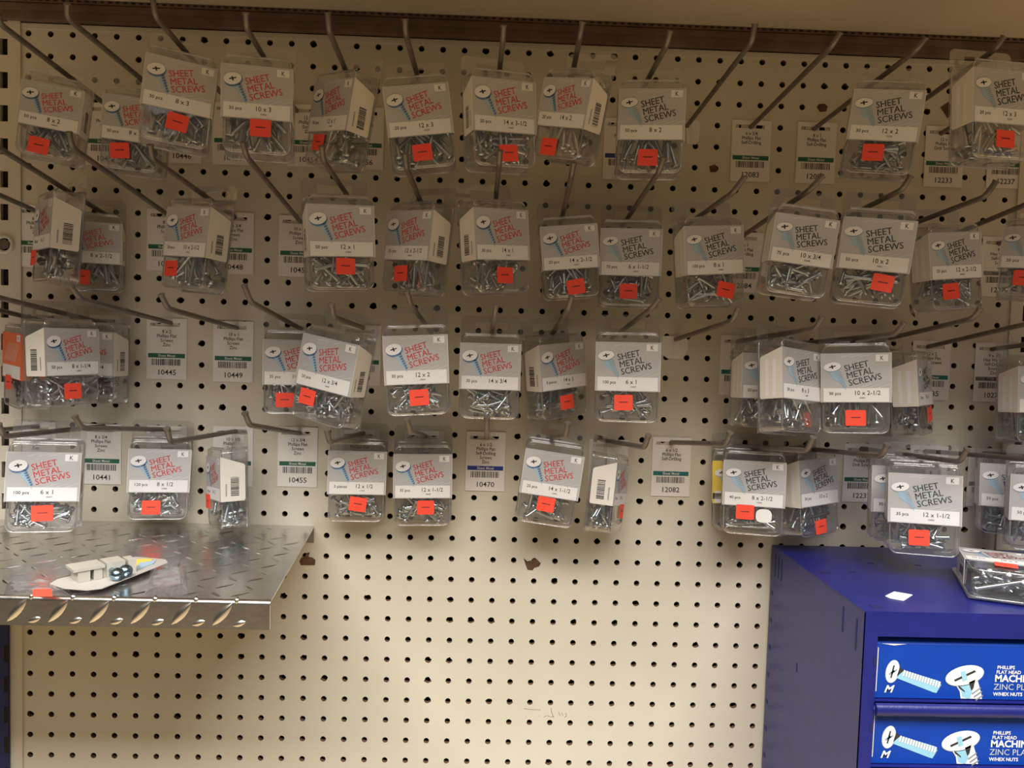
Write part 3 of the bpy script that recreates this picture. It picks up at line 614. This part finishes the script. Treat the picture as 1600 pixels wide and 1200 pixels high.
# ------------------------------------------------------------------ clear box, shared meshes per scale
DP = .030
def rrect(x0, x1, z0, z1, rb, rt, n=5):
    pts = []
    for cx, cz, r, a0 in ((x1 - rb, z0 + rb, rb, -PI / 2), (x1 - rt, z1 - rt, rt, 0), (x0 + rt, z1 - rt, rt, PI / 2), (x0 + rb, z0 + rb, rb, PI)):
        for i in range(n + 1):
            a = a0 + PI / 2 * i / n; pts.append((cx + r * math.cos(a), cz + r * math.sin(a)))
    return pts
_cm = {}
def container_mesh(hw, zt, zb):
    k = (round(hw, 4), round(zb, 4))
    if k in _cm: return _cm[k]
    b = MB(); y_back = -.0012
    secs = [(y_back, 0, .0), (-DP * .45, .0004, 0), (-DP + .0035, .0010, 0), (-DP + .0012, .0018, 0), (-DP + .0002, .0034, 0)]
    rings = []
    for y, ins, _ in secs:
        rings.append([(x, y, z) for x, z in rrect(-hw + ins, hw - ins, zb + ins, zt - ins, .0075, .0055)])
    n = len(rings[0]); vs = [v for r in rings for v in r]
    b.add(vs, [(i * n + j, i * n + (j + 1) % n, (i + 1) * n + (j + 1) % n, (i + 1) * n + j) for i in range(len(rings) - 1) for j in range(n)], 'clear', True)
    b.add(rings[-1], [list(range(n))], 'clear')
    # back tray and rolled rim bead that catches the light
    b.add(rings[0], [list(range(n))[::-1]], 'clear')
    rim = [Vector((x, -DP + .0016, z)) for x, z in rrect(-hw + .0012, hw - .0012, zb + .0012, zt - .0012, .0075, .0055)]
    b.tube(rim + [rim[0]], .0007, 'rim', 6, cap=False)
    rim = [Vector((x, -.0018, z)) for x, z in rrect(-hw - .0004, hw + .0004, zb - .0004, zt + .0004, .0075, .0055)]
    b.tube(rim + [rim[0]], .0007, 'rim', 6, cap=False)
    b.tube([(-hw + .004, -DP + .004, zt + .0002), (hw - .004, -DP + .004, zt + .0002)], .0009, 'rim', 6)
    o = b.build('clear_box'); _cm[k] = o.data; bpy.data.objects.remove(o)
    return _cm[k]
_tm = {}
def tab_mesh(hw, zt, zb):
    k = (round(hw, 4), round(zb, 4))
    if k in _tm: return _tm[k]
    b = MB(); y0, y1 = -.0008, 0.0
    sw, s0, s1 = .018, -.0045, .0038
    top = .0105; r = .006; xo = hw + .0015
    left = [(-xo, s1)] ; arc = [(-xo + r - r * math.cos(a), top - r + r * math.sin(a)) for a in [PI / 2 * i / 5 for i in range(6)]]
    up_ = [(-xo, s1)] + arc + [(-x, z) for x, z in reversed(arc)] + [(xo, s1)]
    b.prism([(x, y0, z) for x, z in up_], (0, .0006, 0), 'tab')
    b.box(-xo, -sw, y0, y0 + .0006, s0, s1, 'tab'); b.box(sw, xo, y0, y0 + .0006, s0, s1, 'tab')
    b.box(-xo, xo, y0, y0 + .0006, zb - .001, s0, 'tab')
    o = b.build('hang_card'); _tm[k] = o.data; bpy.data.objects.remove(o)
    return _tm[k]
_st = None
def sticker_mesh():
    global _st
    if _st is None:
        b = MB(); pts = rrect(-.0098, .0098, -.0082, .0082, .0012, .0012, 2)
        b.prism([(x, 0, z) for x, z in pts], (0, -.0002, 0), 'orange')
        F = lambda u, v: (u, -.0003, v)
        x = -.0045
        rnd = random.Random(1)
        while x < .0045:
            wd = rnd.choice((.0006, .0009)); b.poly([(x, -.0001), (x + wd, -.0001), (x + wd, .0009 + rnd.random() * .0004), (x, .0009)], F, 'ink'); x += wd + .0002
        o = b.build('price_sticker'); _st = o.data; bpy.data.objects.remove(o)
    return _st
def package(key, row):
    c, pcs, size, item, L, head, spx, pkg_label = row
    O, ang, sc = POSE[key]
    yaw, pitch, roll = ang
    W = .068 * sc; ZT = -.019; ZB = -.019 - .0525 * sc; hw = W / 2 - .0006; zt = -.0098; zb = ZB - .034 * sc
    rot = Matrix.Rotation(yaw, 4, 'Z') @ Matrix.Rotation(pitch, 4, 'X') @ Matrix.Rotation(roll, 4, 'Y')
    t = empty('screw_package'); t.matrix_world = Matrix.Translation(O) @ rot
    tag(t, pkg_label, 'screw package', 'boxed screws hanging on the peg hooks' if key != 'X1' else None)
    link(container_mesh(hw, zt, zb), 'clear_box', t)
    link(tab_mesh(hw, zt, zb), 'hang_card', t)
    # printed sleeve
    b = MB(); yf = -DP - .0004
    F = lambda u, v: (-W / 2 + u, yf - .00012, ZT - v)
    F2 = lambda u, v: (-W / 2 + u, yf - .00022, ZT - v)
    F3 = lambda u, v: (-W / 2 + u, yf - .00032, ZT - v)
    s = W / .066; H = ZT - ZB
    face = {'red': 'silver', 'grey': 'silver', 'orange': 'sleeveor', 'yellow': 'sleeveye'}[c]
    b.box(-W / 2, W / 2, yf, -DP + .0001, ZB, ZT, face)
    flap = 'cream' if c in ('red', 'grey') else face
    for sg in (-1, 1):
        x = sg * W / 2
        pts = [(x, yf, ZT), (x, -.005, ZT - .0085), (x, -.0035, ZT - .0105), (x, -.0035, ZB + .002), (x, -.0045, ZB), (x, yf, ZB)]
        b.prism(pts, (sg * .0004, 0, 0), flap)
        if c in ('red', 'grey'):
            X = x + sg * .0005
            if sg == 1 or c == 'red':
                q = random.Random(key); z = ZB + .006
                while z < ZB + .027:
                    d = q.choice((.0004, .0007, .001))
                    b.add([(X, -.0105, z), (X, -.0195, z), (X, -.0195, z + d), (X, -.0105, z + d)], [(0, 1, 2, 3)], 'ink'); z += d + q.choice((.0003, .0005, .0008))
                z = ZB + .006
                while z < ZB + .019:
                    d = q.choice((.0008, .0013)); b.add([(X, -.0235, z), (X, -.0252, z), (X, -.0252, z + d), (X, -.0235, z + d)], [(0, 1, 2, 3)], 'greyink'); z += d + .0004
            else:
                for yy in (-.010, -.019): b.add([(X, yy, ZB + .003), (X, yy - .004, ZB + .003), (X, yy - .004, ZT - .012), (X, yy, ZT - .012)], [(0, 1, 2, 3)], 'white')
    if c in ('red', 'grey'):
        # pale streaks, clear of the lettering
        for k in range(3):
            u0 = (.034 + k * .009) * s
            b.poly([(u0, H * .70), (u0 + .013 * s, H * .62), (u0 + .0135 * s, H * .635), (u0 + .0005, H * .72)], F, 'silver2')
            b.poly([(u0 - .016 * s, H * .07), (u0 - .004 * s, H * .02), (u0 - .003 * s, H * .03), (u0 - .015 * s, H * .09)], F, 'silver2')
    elif c == 'orange':
        for k in range(7):
            b.poly([(.008 + k * .006, H * .62), (.022 + k * .006, H * .22), (.0235 + k * .006, H * .22), (.0095 + k * .006, H * .62)], F, 'cream')
    else:
        b.poly([(0, H * .90), (W, H * .90), (W, H * .76), (0, H * .76)], F, 'ink')
    u0, u1 = .002 * s, W - .002 * s
    b.poly([(u0, H - .0008), (u1, H - .0008), (u1, H - .0148 * s), (u0, H - .0148 * s)], F, 'white')
    # v grows downward on the card, so lettering goes through a mirrored map
    G = lambda u, v: F2(u, -v)
    b.text(pcs, .0046, .007 * s, -(H - .0078 * s), G, 'ink', bold=.012)
    b.text(size, .0064, .031 * s, -(H - .0078 * s), G, 'ink', bold=.006, sx=.95)
    if item: b.text(item, .0024, .036 * s, -(H - .0040 * s), G, 'ink', bold=.01)
    b.poly([(W - .0145 * s, .0018), (W - .003 * s, .0018), (W - .003 * s, .0088 * s), (W - .0145 * s, .0088 * s)], F, 'white')
    b.text('K', .0062, W - .0088 * s, -.0075 * s, G, 'ink', align='C', bold=.012, sx=.8)
    if c != 'orange':
        tc = 'red' if c == 'red' else 'dgrey'
        A = math.radians(15 if c == 'red' else 13)
        for word, uu, vv in (('SHEET', .0225, .0190), ('METAL', .0245, .0265), ('SCREWS', .0265, .0340)):
            for e_ in (0, .00028): b.text(word, .0092 * s, uu * s + e_, -vv * s, G, tc, ang=A, sx=.92)
        # screw drawing
        hx, hv = .0105 * s, .0140 * s
        tipu, tipv = .0235 * s, H - .0128 * s
        ta = math.radians(12)
        if c == 'red':
            sh = [(hx - .0032 * s, hv + .003), (hx + .0058 * s, hv + .001), (hx + .0086 * s, hv + .010), (tipu - .0008, tipv - .007), (tipu, tipv), (tipu - .0042 * s, tipv - .006)]
            b.poly(sh, F2, 'shank')
            for k in range(8):
                f = .12 + k * .1; cu = hx + (tipu - hx) * f + .0015 * (1 - f); cv = hv + (tipv - hv) * f
                b.poly([(cu + .0002, cv - .0006), (cu + .0042 * (1 - f * .45), cv - .0018), (cu + .0036 * (1 - f * .45), cv + .0008), (cu + .0006, cv + .0008)], F3, 'shankd')
                b.poly([(cu - .0032 * (1 - f * .6), cv + .0012), (cu - .0008, cv + .0004), (cu - .0008, cv + .0011), (cu - .0031 * (1 - f * .6), cv + .002)], F3, 'thread')
            b.ell(hx + .0006, hv + .0012, .0088 * s, .0064 * s, -ta, F3, 'shankd')
            F4 = lambda u, v: (-W / 2 + u, yf - .00042, ZT - v)
            b.ell(hx, hv, .0084 * s, .0058 * s, -ta, F4, 'white')
        else:
            sh = [(hx - .0060 * s, hv + .002), (hx + .0072 * s, hv), (hx + .0052 * s, hv + .006), (hx + .0078 * s, hv + .010), (tipu - .0002, tipv - .008), (tipu, tipv), (tipu - .0044 * s, tipv - .007), (hx - .0006 * s, hv + .012), (hx - .0014 * s, hv + .0075)]
            b.poly(sh, F2, 'shank')
            for k in range(10):
                f = .24 + k * .07; cu = hx + (tipu - hx) * f + .0022 * (1 - f); cv = hv + (tipv - hv) * f
                b.poly([(cu - .0028 * (1 - f * .5), cv + .0006), (cu + .0038 * (1 - f * .5), cv - .0011), (cu + .0038 * (1 - f * .5), cv - .0005), (cu - .0028 * (1 - f * .5), cv + .0011)], F3, 'shankg')
            b.ell(hx + .0003, hv + .0005, .0086 * s, .0050 * s, -math.radians(8), F3, 'shankg')
            F4 = lambda u, v: (-W / 2 + u, yf - .00042, ZT - v)
            b.ell(hx, hv, .0084 * s, .0046 * s, -math.radians(8), F4, 'white')
        F5 = lambda u, v: (-W / 2 + u, yf - .00052, ZT - v)
        b.poly([(hx - .0035, hv + .0014), (hx - .0028, hv - .0001), (hx + .0035, hv - .0016), (hx + .0032, hv - .0004)], F5, 'ink')
        b.poly([(hx - .0012, hv - .0018), (hx + .0001, hv - .0020), (hx + .0012, hv + .0018), (hx - .0002, hv + .0022)], F5, 'ink')
    sl = b.build('printed_sleeve', t)
    if c in ('orange', 'yellow'): sl['label'] = c + ' printed sleeve'
    # price sticker
    if spx:
        px, py, rz = spx
        Mi = t.matrix_world.inverted(); o_ = Mi @ CPOS; d_ = (Mi.to_3x3() @ (at(px, py, y=0) - CPOS))
        k = (-DP - .0011 - o_.y) / d_.y; q = o_ + d_ * k
        x = max(-hw + .009, min(hw - .009, q.x)); z = max(zb + .009, min(ZB + .001, q.z))
        so = link(sticker_mesh(), 'price_sticker', t); so.location = (x, -DP - .0011, z); so.rotation_euler = (0, math.radians(rz), 0)
    if key == 'D9':
        b = MB(); b.prism([(x, 0, z) for x, z in rrect(-.0085, .0085, -.0075, .0075, .005, .006, 4)], (0, -.0002, 0), 'paper')
        ws = b.build('white_sticker', t); ws.location = (.0115, -DP - .0008, ZB - .0095)
    # screws
    rnd = random.Random(hash_(key)); Lm = L * INCH
    g = .0020 if L < 1.1 else .0023
    me = get_screw(Lm, head, g)
    n = 46 if L <= .8 else 34 if L <= 1.3 else 27
    ztop = ZB + .004 if L < 1.3 else ZB + .018
    cnt = 0; tries = 0; ex = .0048
    while cnt < n and tries < 4000:
        tries += 1
        lvl = (cnt / n)
        if L > 1.6: th = rnd.uniform(-1.2, 1.2) if rnd.random() < .65 else rnd.uniform(-PI / 2 - .25, -PI / 2 + .25) * rnd.choice((1, -1))
        else: th = rnd.uniform(-PI, PI)
        dy = rnd.uniform(-.38, .38)
        d = Vector((math.sin(th), dy, math.cos(th))).normalized()
        if rnd.random() < .5 and L > 1.6: d.z = -d.z
        a = Vector((rnd.uniform(-hw, hw), rnd.uniform(-DP + ex, -ex), rnd.uniform(zb, ztop if L < 1.3 else -.02)))
        e = a - d * Lm
        ok = all(abs(q.x) < hw - ex and -DP + ex < q.y < -ex and zb + ex < q.z < (ztop if L < 1.3 else -.014) for q in (a, e))
        if not ok: continue
        mid = (a.z + e.z) / 2
        if L >= 1.3 and mid > zb + .012 + Lm * .42 + .010: continue
        so = link(me, 'screw', t)
        so.matrix_local = Matrix.Translation(a) @ d.to_track_quat('Z', 'Y').to_matrix().to_4x4()
        cnt += 1
    return t
def hash_(s):
    h = 7
    for ch in s: h = (h * 131 + ord(ch)) % 1000003
    return h
for k, row in PKG.items(): package(k, row)
# ------------------------------------------------------------------ diamond plate shelf
ZS = -.573
def tread_shelf():
    t = empty('diamond_plate_shelf', (0.1, 0, ZS)); tag(t, 'bright aluminium diamond plate shelf with a folded front lip', 'shelf')
    b = MB(); X1b, X1f, X0, YF = .3405, .3650, -.35, -.268
    D = Vector((-.1, 0, -ZS)); T_ = lambda x, y, z: (x - .1, y, z - ZS)
    th = .002; lip = .0255
    b.prism([T_(X0, -.0015, ZS), T_(X1b, -.0015, ZS), T_(X1f, YF, ZS), T_(X0, YF, ZS)], (0, 0, -th), 'alu')
    # rounded front nose
    ns = []
    for i in range(7):
        a = PI / 2 * i / 6; ns.append((YF - .0035 * math.sin(a), ZS - .0035 + .0035 * math.cos(a)))
    vs = [T_(X0, y, z) for y, z in ns] + [T_(X1f, y, z) for y, z in ns]
    b.add(vs, [(i, i + 7, i + 8, i + 1) for i in range(6)], 'alu', True)
    b.box(X0 - .1, X1f - .1, YF - .0035, YF - .0015, -lip, -.0035, 'alu')
    b.build('plate', t)
    b = MB(); rnd = random.Random(5)
    def lug(cx, cy, ang, L, wd, h, mp):
        pr = [(-L / 2, 0, 0)]; rows = 6; vs = []; fs = []
        c, s = math.cos(ang), math.sin(ang)
        sec = []
        for i in range(rows + 1):
            f = i / rows; u = -L / 2 + L * f; ww = wd / 2 * math.sin(PI * f) ** .7 + .00005
            hh = h * math.sin(PI * f) ** .6
            for k, (q, r) in enumerate(((-1, 0), (-.5, .8), (0, 1), (.5, .8), (1, 0))):
                v = q * ww; vs.append(mp(cx + u * c - v * s, cy + u * s + v * c, hh * r))
        for i in range(rows):
            for k in range(4): fs.append((i * 5 + k, i * 5 + k + 1, (i + 1) * 5 + k + 1, (i + 1) * 5 + k))
        b.add(vs, fs, 'alu', True)
    top = lambda u, v, h: (u - .1, v, h - .0002)
    P_ = .0217; i = 0
    nx = int((X1f - X0) / P_); ny = int(.26 / P_)
    for i in range(nx + 1):
        for j in range(ny + 1):
            x = X0 + .012 + i * P_; y = YF + .012 + j * P_
            edge = X1b + (X1f - X1b) * (-y / .268)
            if x > edge - .012 or y > -.012: continue
            lug(x, y, PI / 4 if (i + j) % 2 else -PI / 4, .021, .0048, .0009, top)
    # lip: lugs wrap the fold
    front = lambda u, v, h: (u - .1, YF - .0034 - h, v)
    pitch = .0349; x = at(30, 950, y=YF).x
    while x > X0: x -= pitch
    while x < X1f - .012:
        if x > X0 + .02:
            lug(x, -.0125, math.radians(50), .0265, .0080, .0024, front)
            lug(x + pitch * .42, -.0205, math.radians(20), .012, .0050, .0012, front)
            c = x + .012 - .1
            b.tube([(c - .0022, YF - .0011, -.0011), (c, YF - .0014, -.0008), (c + .0022, YF - .0011, -.0011)], [.0012, .0034, .0012], 'alu', 10)
        x += pitch
    b.build('tread_lugs', t)
    # mounting flange against the board
    b = MB(); b.box(X0 - .1, X1b - .1, -.0015, -.0003, -.02, 0, 'alu'); b.build('rear_flange', t)
tread_shelf()
# ------------------------------------------------------------------ things lying on the shelf
t = empty('fastener_blister_card', at(170, 900, z=ZS)); tag(t, 'small card pack with a plastic block and two shiny screw heads on the metal shelf', 'blister pack')
o0 = t.location.copy()
zc = ZS + .004
pts = [(78, 913), (100, 920), (135, 923), (160, 920), (262, 880), (258, 875), (212, 871), (202, 873), (200, 880), (90, 906)]
b = MB(); q = [at(a, c, z=zc) - o0 for a, c in pts]
b.prism([tuple(v) for v in q], (0, 0, .0008), 'oldcard')
q = [at(a, c, z=zc + .001) - o0 for a, c in ((212, 874), (238, 873), (236, 882), (205, 889))]; b.prism([tuple(v) for v in q], (0, 0, .0003), 'sleeveye')
q = [at(a, c, z=zc + .001) - o0 for a, c in ((218, 880), (244, 876), (240, 881), (210, 892))]; b.prism([tuple(v) for v in q], (0, 0, .0005), 'shank')
b.build('backing_card', t)
b = MB()
fx = (at(180, 897, z=zc) - at(125, 907, z=zc)).normalized(); fy = Vector((-fx.y, fx.x, 0)); base = at(122, 911, z=zc + .001) - o0
def ob(b, org, u0, u1, v0, v1, h0, h1, k):
    b.prism([org + fx * a + fy * c + Vector((0, 0, h0)) for a, c in ((u0, v0), (u1, v0), (u1, v1), (u0, v1))], (0, 0, h1 - h0), k)
ob(b, base, 0, .010, 0, .020, 0, .010, 'whiteplastic'); ob(b, base, -.004, .022, -.001, .022, .010, .0125, 'whiteplastic')
ob(b, base, .013, .020, 0, .020, 0, .0099, 'whiteplastic'); ob(b, base, .024, .040, .001, .020, 0, .013, 'whiteplastic'); ob(b, base, .020, .024, .003, .018, 0, .008, 'whiteplastic')
ob(b, base, .043, .050, .002, .018, 0, .012, 'whiteplastic')
b.build('plastic_fitting', t)
for px, py in ((183, 898), (196, 893)):
    b = MB(); c = at(px, py, z=zc + .006) - o0; n = 12; vs = []; fs = []
    for i in range(7):
        a = PI * i / 6
        for j in range(n): vs.append(c + Vector((.0065 * math.sin(a) * math.cos(2 * PI * j / n), .0065 * math.sin(a) * math.sin(2 * PI * j / n), .006 * math.cos(a) + .0005)))
    fs = [(i * n + j, i * n + (j + 1) % n, (i + 1) * n + (j + 1) % n, (i + 1) * n + j) for i in range(6) for j in range(n)]
    b.add(vs, fs, 'bluesteel', True); b.tube([c, c + fy * .018 + Vector((0, 0, .001))], .0028, 'bluesteel', 8)
    b.build('bolt', t)
def flat_bag(quad, label, sticker=None):
    z0 = ZS + .0015
    q = [at(a, c, z=z0) for a, c in quad]; c0 = sum(q, Vector()) / 4
    t = empty('clear_bag', c0); tag(t, label, 'plastic bag')
    b = MB(); n = 9; vs = []; rnd = random.Random(len(label))
    for i in range(n):
        for j in range(n):
            u, v = i / (n - 1), j / (n - 1)
            p_ = q[0].lerp(q[1], u).lerp(q[3].lerp(q[2], u), v) - c0
            edge = 0 if i in (0, n - 1) or j in (0, n - 1) else 1
            vs.append(p_ + Vector((0, 0, (.0012 + rnd.random() * .0028) * edge)))
    b.add(vs, [(i * n + j, (i + 1) * n + j, (i + 1) * n + j + 1, i * n + j + 1) for i in range(n - 1) for j in range(n - 1)], 'tab', True)
    b.build('film', t)
    if sticker:
        b = MB(); s = [at(a, c, z=z0 + .0052) - c0 for a, c in sticker]; b.prism([tuple(v) for v in s], (0, 0, .0002), 'orange'); b.build('price_sticker', t)
flat_bag([(12, 910), (76, 907), (112, 931), (5, 931)], 'flat clear plastic pouch with an orange sticker at the left end of the metal shelf', [(52, 921), (80, 920), (82, 932), (50, 932)])
flat_bag([(236, 889), (290, 876), (294, 930), (225, 931)], 'flat empty clear plastic pouch lying right of the white card pack')
# ------------------------------------------------------------------ blue drawer cabinet
ZC = -.582; YC = -.2397; XL = .9015
def cabinet():
    t = empty('drawer_cabinet', (1.1, 0, ZC)); tag(t, 'navy blue steel cabinet rack holding blue boxes of machine screws', 'cabinet')
    T_ = lambda b: (setattr(b, 'v', [(x - 1.1, y, z - ZC) for x, y, z in b.v]), b)[1]
    XR = 1.42; bot = -1.35; th = .0012
    b = MB(); b.box(XL, XR, YC, -.0045, ZC - th, ZC, 'navy')
    for a in ((at(1290, 895, z=ZC), 1), (at(1370, 948, z=ZC), 1), (at(1332, 894, z=ZC), 0), (at(1360, 880, z=ZC), 0), (at(1434, 883, z=ZC), 0)):
        c, big = a; s = 1 if big else .5
        b.box(c.x - .006 * s, c.x + .006 * s, c.y - .004 * s, c.y + .004 * s, ZC, ZC + .0003, 'navyd')
    T_(b).build('top_panel', t)
    b = MB(); b.box(XL - .0002, XL + .0012, YC, -.0045, bot, ZC - th, 'navy')
    # stamped slots in the side panel
    for yy, z0, z1 in ((-.018, -.008, -.035), (-.028, -.008, -.035), (-.038, -.008, -.035), (-.198, -.010, -.035), (-.226, -.012, -.042), (-.095, -.11, -.12)):
        b.box(XL - .0006, XL - .0001, yy - .0012, yy + .0012, ZC + z1, ZC + z0, 'navyd')
    for i in range(16): b.box(XL - .0006, XL - .0001, -.014, -.0085, ZC - .06 - i * .034, ZC - .055 - i * .034, 'navyd')
    T_(b).build('side_panel', t)
    b = MB(); b.box(XL, XL + .0135, YC, YC + .0015, bot, ZC - th, 'navy'); b.box(XL + .0135, XR, YC, YC + .0015, -.6055, ZC - th, 'navy')
    b.box(XL + .0012, XL + .003, YC + .0015, YC + .02, bot, ZC - th, 'navy')
    for i in range(6): b.box(XL + .0105, XL + .0137, YC - .0004, YC - .0001, -.635 - i * .0630 + .002, -.625 - i * .0630, 'navyd')
    T_(b).build('front_frame', t)
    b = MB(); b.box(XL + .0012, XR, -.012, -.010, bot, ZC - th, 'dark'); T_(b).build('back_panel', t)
    for i in range(8):
        z = -.6685 - i * .0630
        b = MB()
        b.box(XL + .0140, XR, YC + .002, -.013, z + .0005, z + .0015, 'navy')
        n = 8; ys = [(YC - .001 - .0045 * math.sin(PI * k / n), z - .0055 + .006 * math.cos(PI * k / n)) for k in range(n + 1)]
        vs = [(XL + .0140, y, zz) for y, zz in ys] + [(XR, y, zz) for y, zz in ys]
        b.add(vs, [(k, k + n + 1, k + n + 2, k + 1) for k in range(n)], 'navy', True)
        b.add([(XL + .0140, y, zz) for y, zz in ys], [list(range(n + 1))], 'navy')
        T_(b).build('tray', t)
cabinet()
def screw_box(i, label):
    zt = -.6085 - i * .0630; h = .0575; x0 = .9180; w_ = .30; yf = YC + .006
    t = empty('machine_screw_box', (x0, yf, zt - h)); tag(t, label, 'box', 'blue boxes of machine screws in the cabinet')
    b = MB(); d = .19; ch = .006
    # carton with a sloped top front edge and a slightly rounded left corner
    prof = [(0, 0), (0, h - ch), (ch, h), (d, h), (d, 0)]
    b.prism([(0, y, z) for y, z in prof], (w_, 0, 0), 'boxblue')
    cb = b.build('carton', t)
    b = MB(); F = lambda u, v: (u, -.0002, v); F2 = lambda u, v: (u, -.0004, v); F3 = lambda u, v: (u, -.0006, v); F4 = lambda u, v: (u, -.0008, v)
    # worn paper edge
    b.poly([(.004, h - ch + .0002), (.016, h - ch - .0014), (.028, h - ch + .0002)], F, 'cream')
    b.poly([(.0006, .006), (.0014, .006), (.0016, h - ch - .004), (.0008, h - ch - .003)], F, 'cream')
    k = .000603 * 1.0
    U = lambda px: (px - 1380) * k ; V = lambda py: (1080 - py) * k
    # screw drawing 1: head, neck, threaded body (picture coordinates of the label)
    b.poly([(U(1416), V(1033)), (U(1424), V(1036)), (U(1481), V(1052)), (U(1484), V(1058)), (U(1477), V(1071)), (U(1472), V(1070)), (U(1412), V(1048))], F2, 'lightblue')
    b.poly([(U(1417), V(1030)), (U(1424), V(1036)), (U(1416), V(1043)), (U(1413), V(1046))], F3, 'ink')
    for q in range(14):
        f = q / 13; cu = 1424 + 56 * f; cv = 1036 + 17 * f
        b.poly([(U(cu), V(cv - 1)), (U(cu + 2.6), V(cv)), (U(cu + .6), V(cv + 9)), (U(cu - 2), V(cv + 8.4))], F3, 'white')
        b.poly([(U(cu + 2.6), V(cv)), (U(cu + 3.4), V(cv + .4)), (U(cu + 1.2), V(cv + 9.4)), (U(cu + .6), V(cv + 9))], F3, 'greyink')
    b.ell(U(1406), V(1038), 10.8 * k, 18.6 * k, math.radians(-10), F2, 'thread', 24)
    b.ell(U(1406), V(1038), 10 * k, 17.8 * k, math.radians(-10), F3, 'white', 24)
    b.poly([(U(1406.5), V(1028)), (U(1409), V(1028)), (U(1405), V(1048)), (U(1402.6), V(1048))], F4, 'ink')
    b.poly([(U(1400), V(1041)), (U(1412), V(1034)), (U(1413), V(1036)), (U(1401), V(1044))], F4, 'shankg')
    b.poly([(U(1406), V(1034)), (U(1410), V(1037)), (U(1406), V(1043)), (U(1402), V(1039))], F4, 'lightblue')
    # screw drawing 2: large head close-up
    b.poly([(U(1506), V(1056)), (U(1540), V(1046)), (U(1544), V(1058)), (U(1548), V(1070)), (U(1550), V(1079)), (U(1516), V(1079)), (U(1514), V(1068))], F2, 'white')
    b.poly([(U(1510), V(1055)), (U(1528), V(1053)), (U(1534), V(1068)), (U(1530), V(1079)), (U(1518), V(1076)), (U(1516), V(1066))], F3, 'lightblue')
    b.poly([(U(1527), V(1053)), (U(1537), V(1048)), (U(1535), V(1062)), (U(1532), V(1066))], F4, 'ink')
    b.poly([(U(1510), V(1057)), (U(1521), V(1066)), (U(1522), V(1069)), (U(1512), V(1062))], F4, 'ink')
    for q in range(3): b.poly([(U(1533 + q * 3), V(1070 + q * 5)), (U(1546 + q * 2), V(1060 + q * 6)), (U(1547 + q * 2), V(1062 + q * 6)), (U(1534 + q * 3), V(1072 + q * 5))], F4, 'greyink')
    b.ell(U(1520), V(1042.5), 31 * k, 15.8 * k, math.radians(14), F3, 'thread', 28)
    b.ell(U(1520), V(1042), 30.4 * k, 15 * k, math.radians(14), F4, 'white', 28)
    F5 = lambda u, v: (u, -.0010, v); F6 = lambda u, v: (u, -.0012, v)
    b.poly([(U(1503), V(1049)), (U(1535), V(1033)), (U(1537), V(1036)), (U(1505), V(1052))], F5, 'ink')
    b.poly([(U(1513), V(1036)), (U(1520), V(1034)), (U(1524), V(1048)), (U(1517), V(1051))], F6, 'lightblue')
    b.text('PHILLIPS', .0046, U(1571), V(1031), F2, 'white', bold=.02)
    b.text('FLAT HEAD', .0046, U(1570), V(1038.5), F2, 'white', bold=.02)
    b.text('MACHINE SCREWS', .0092, U(1568), V(1051), F2, 'white', bold=.03)
    b.text('ZINC PLATED', .0082, U(1567), V(1064), F2, 'thread')
    b.text('W/HEX NUTS', .0046, U(1567), V(1073.5), F2, 'white', bold=.03)
    # slanted mark under the first head
    b.text('M', .0095, U(1394), V(1071), lambda u, v: (u + (v - V(1071)) * .35, -.0004, v), 'white', bold=.03, sx=1.1)
    b.build('printed_label', t)
screw_box(0, 'blue machine screw box in the topmost slot of the cabinet')
screw_box(1, 'blue machine screw box in the second slot of the cabinet')
screw_box(2, 'blue machine screw box at the very bottom of the picture, only its top edge showing')
# paper scrap
b = MB(); c0 = at(1403, 932, z=ZC)
q = [at(a, c, z=ZC + .0004) - c0 for a, c in ((1383, 932), (1397, 925), (1426, 930), (1412, 939), (1390, 935))]
b.prism([tuple(v) for v in q], (0, 0, .0006), 'paper'); o = b.build('paper_scrap'); o.location = c0; tag(o, 'small white paper scrap lying on top of the blue cabinet', 'paper scrap')
# navy cabinet edge at the left
b = MB(); z1 = at(5, 976, y=-.006).z; x1 = at(13.5, 1050, y=-.006).x
b.box(x1 - .05, x1, -.008, -.0032, -1.3, z1, 'navyd')
zz = at(0, 1018, y=-.006).z
for i in range(8): b.box(x1 - .004, x1 + .0006, -.0083, -.008, zz - .0375 * i - .012, zz - .0375 * i + .008, 'dark')
o = b.build('navy_panel_edge'); tag(o, 'dark navy steel panel edge under the metal shelf at the far left', 'panel')
# package lying on the cabinet
p0 = at(1514, 934, z=ZC + .0024)
yw = math.radians(-24)
rot = Matrix.Rotation(yw, 3, 'Z') @ Matrix.Rotation(-PI / 2, 3, 'X')
lo = Vector((-.034, 0, -.019 - .0525 - .034))
POSE['X1'] = (list(p0 - rot @ lo), [yw, -PI / 2, 0], 1.0)
package('X1', ('red', '50 pcs', '10 x 2', '', 2.0, 'flat', (1572, 883, 6), 'clear screw package lying flat on the blue cabinet at the right edge'))
# hook labels
for _o in bpy.data.objects:
    if 'label' in _o and len(_o['label'].split()) > 16: print('LONG', len(_o['label'].split()), _o.name, _o['label'])
for n, o in HL.items():
    o['label'] = HOOKLAB[n]
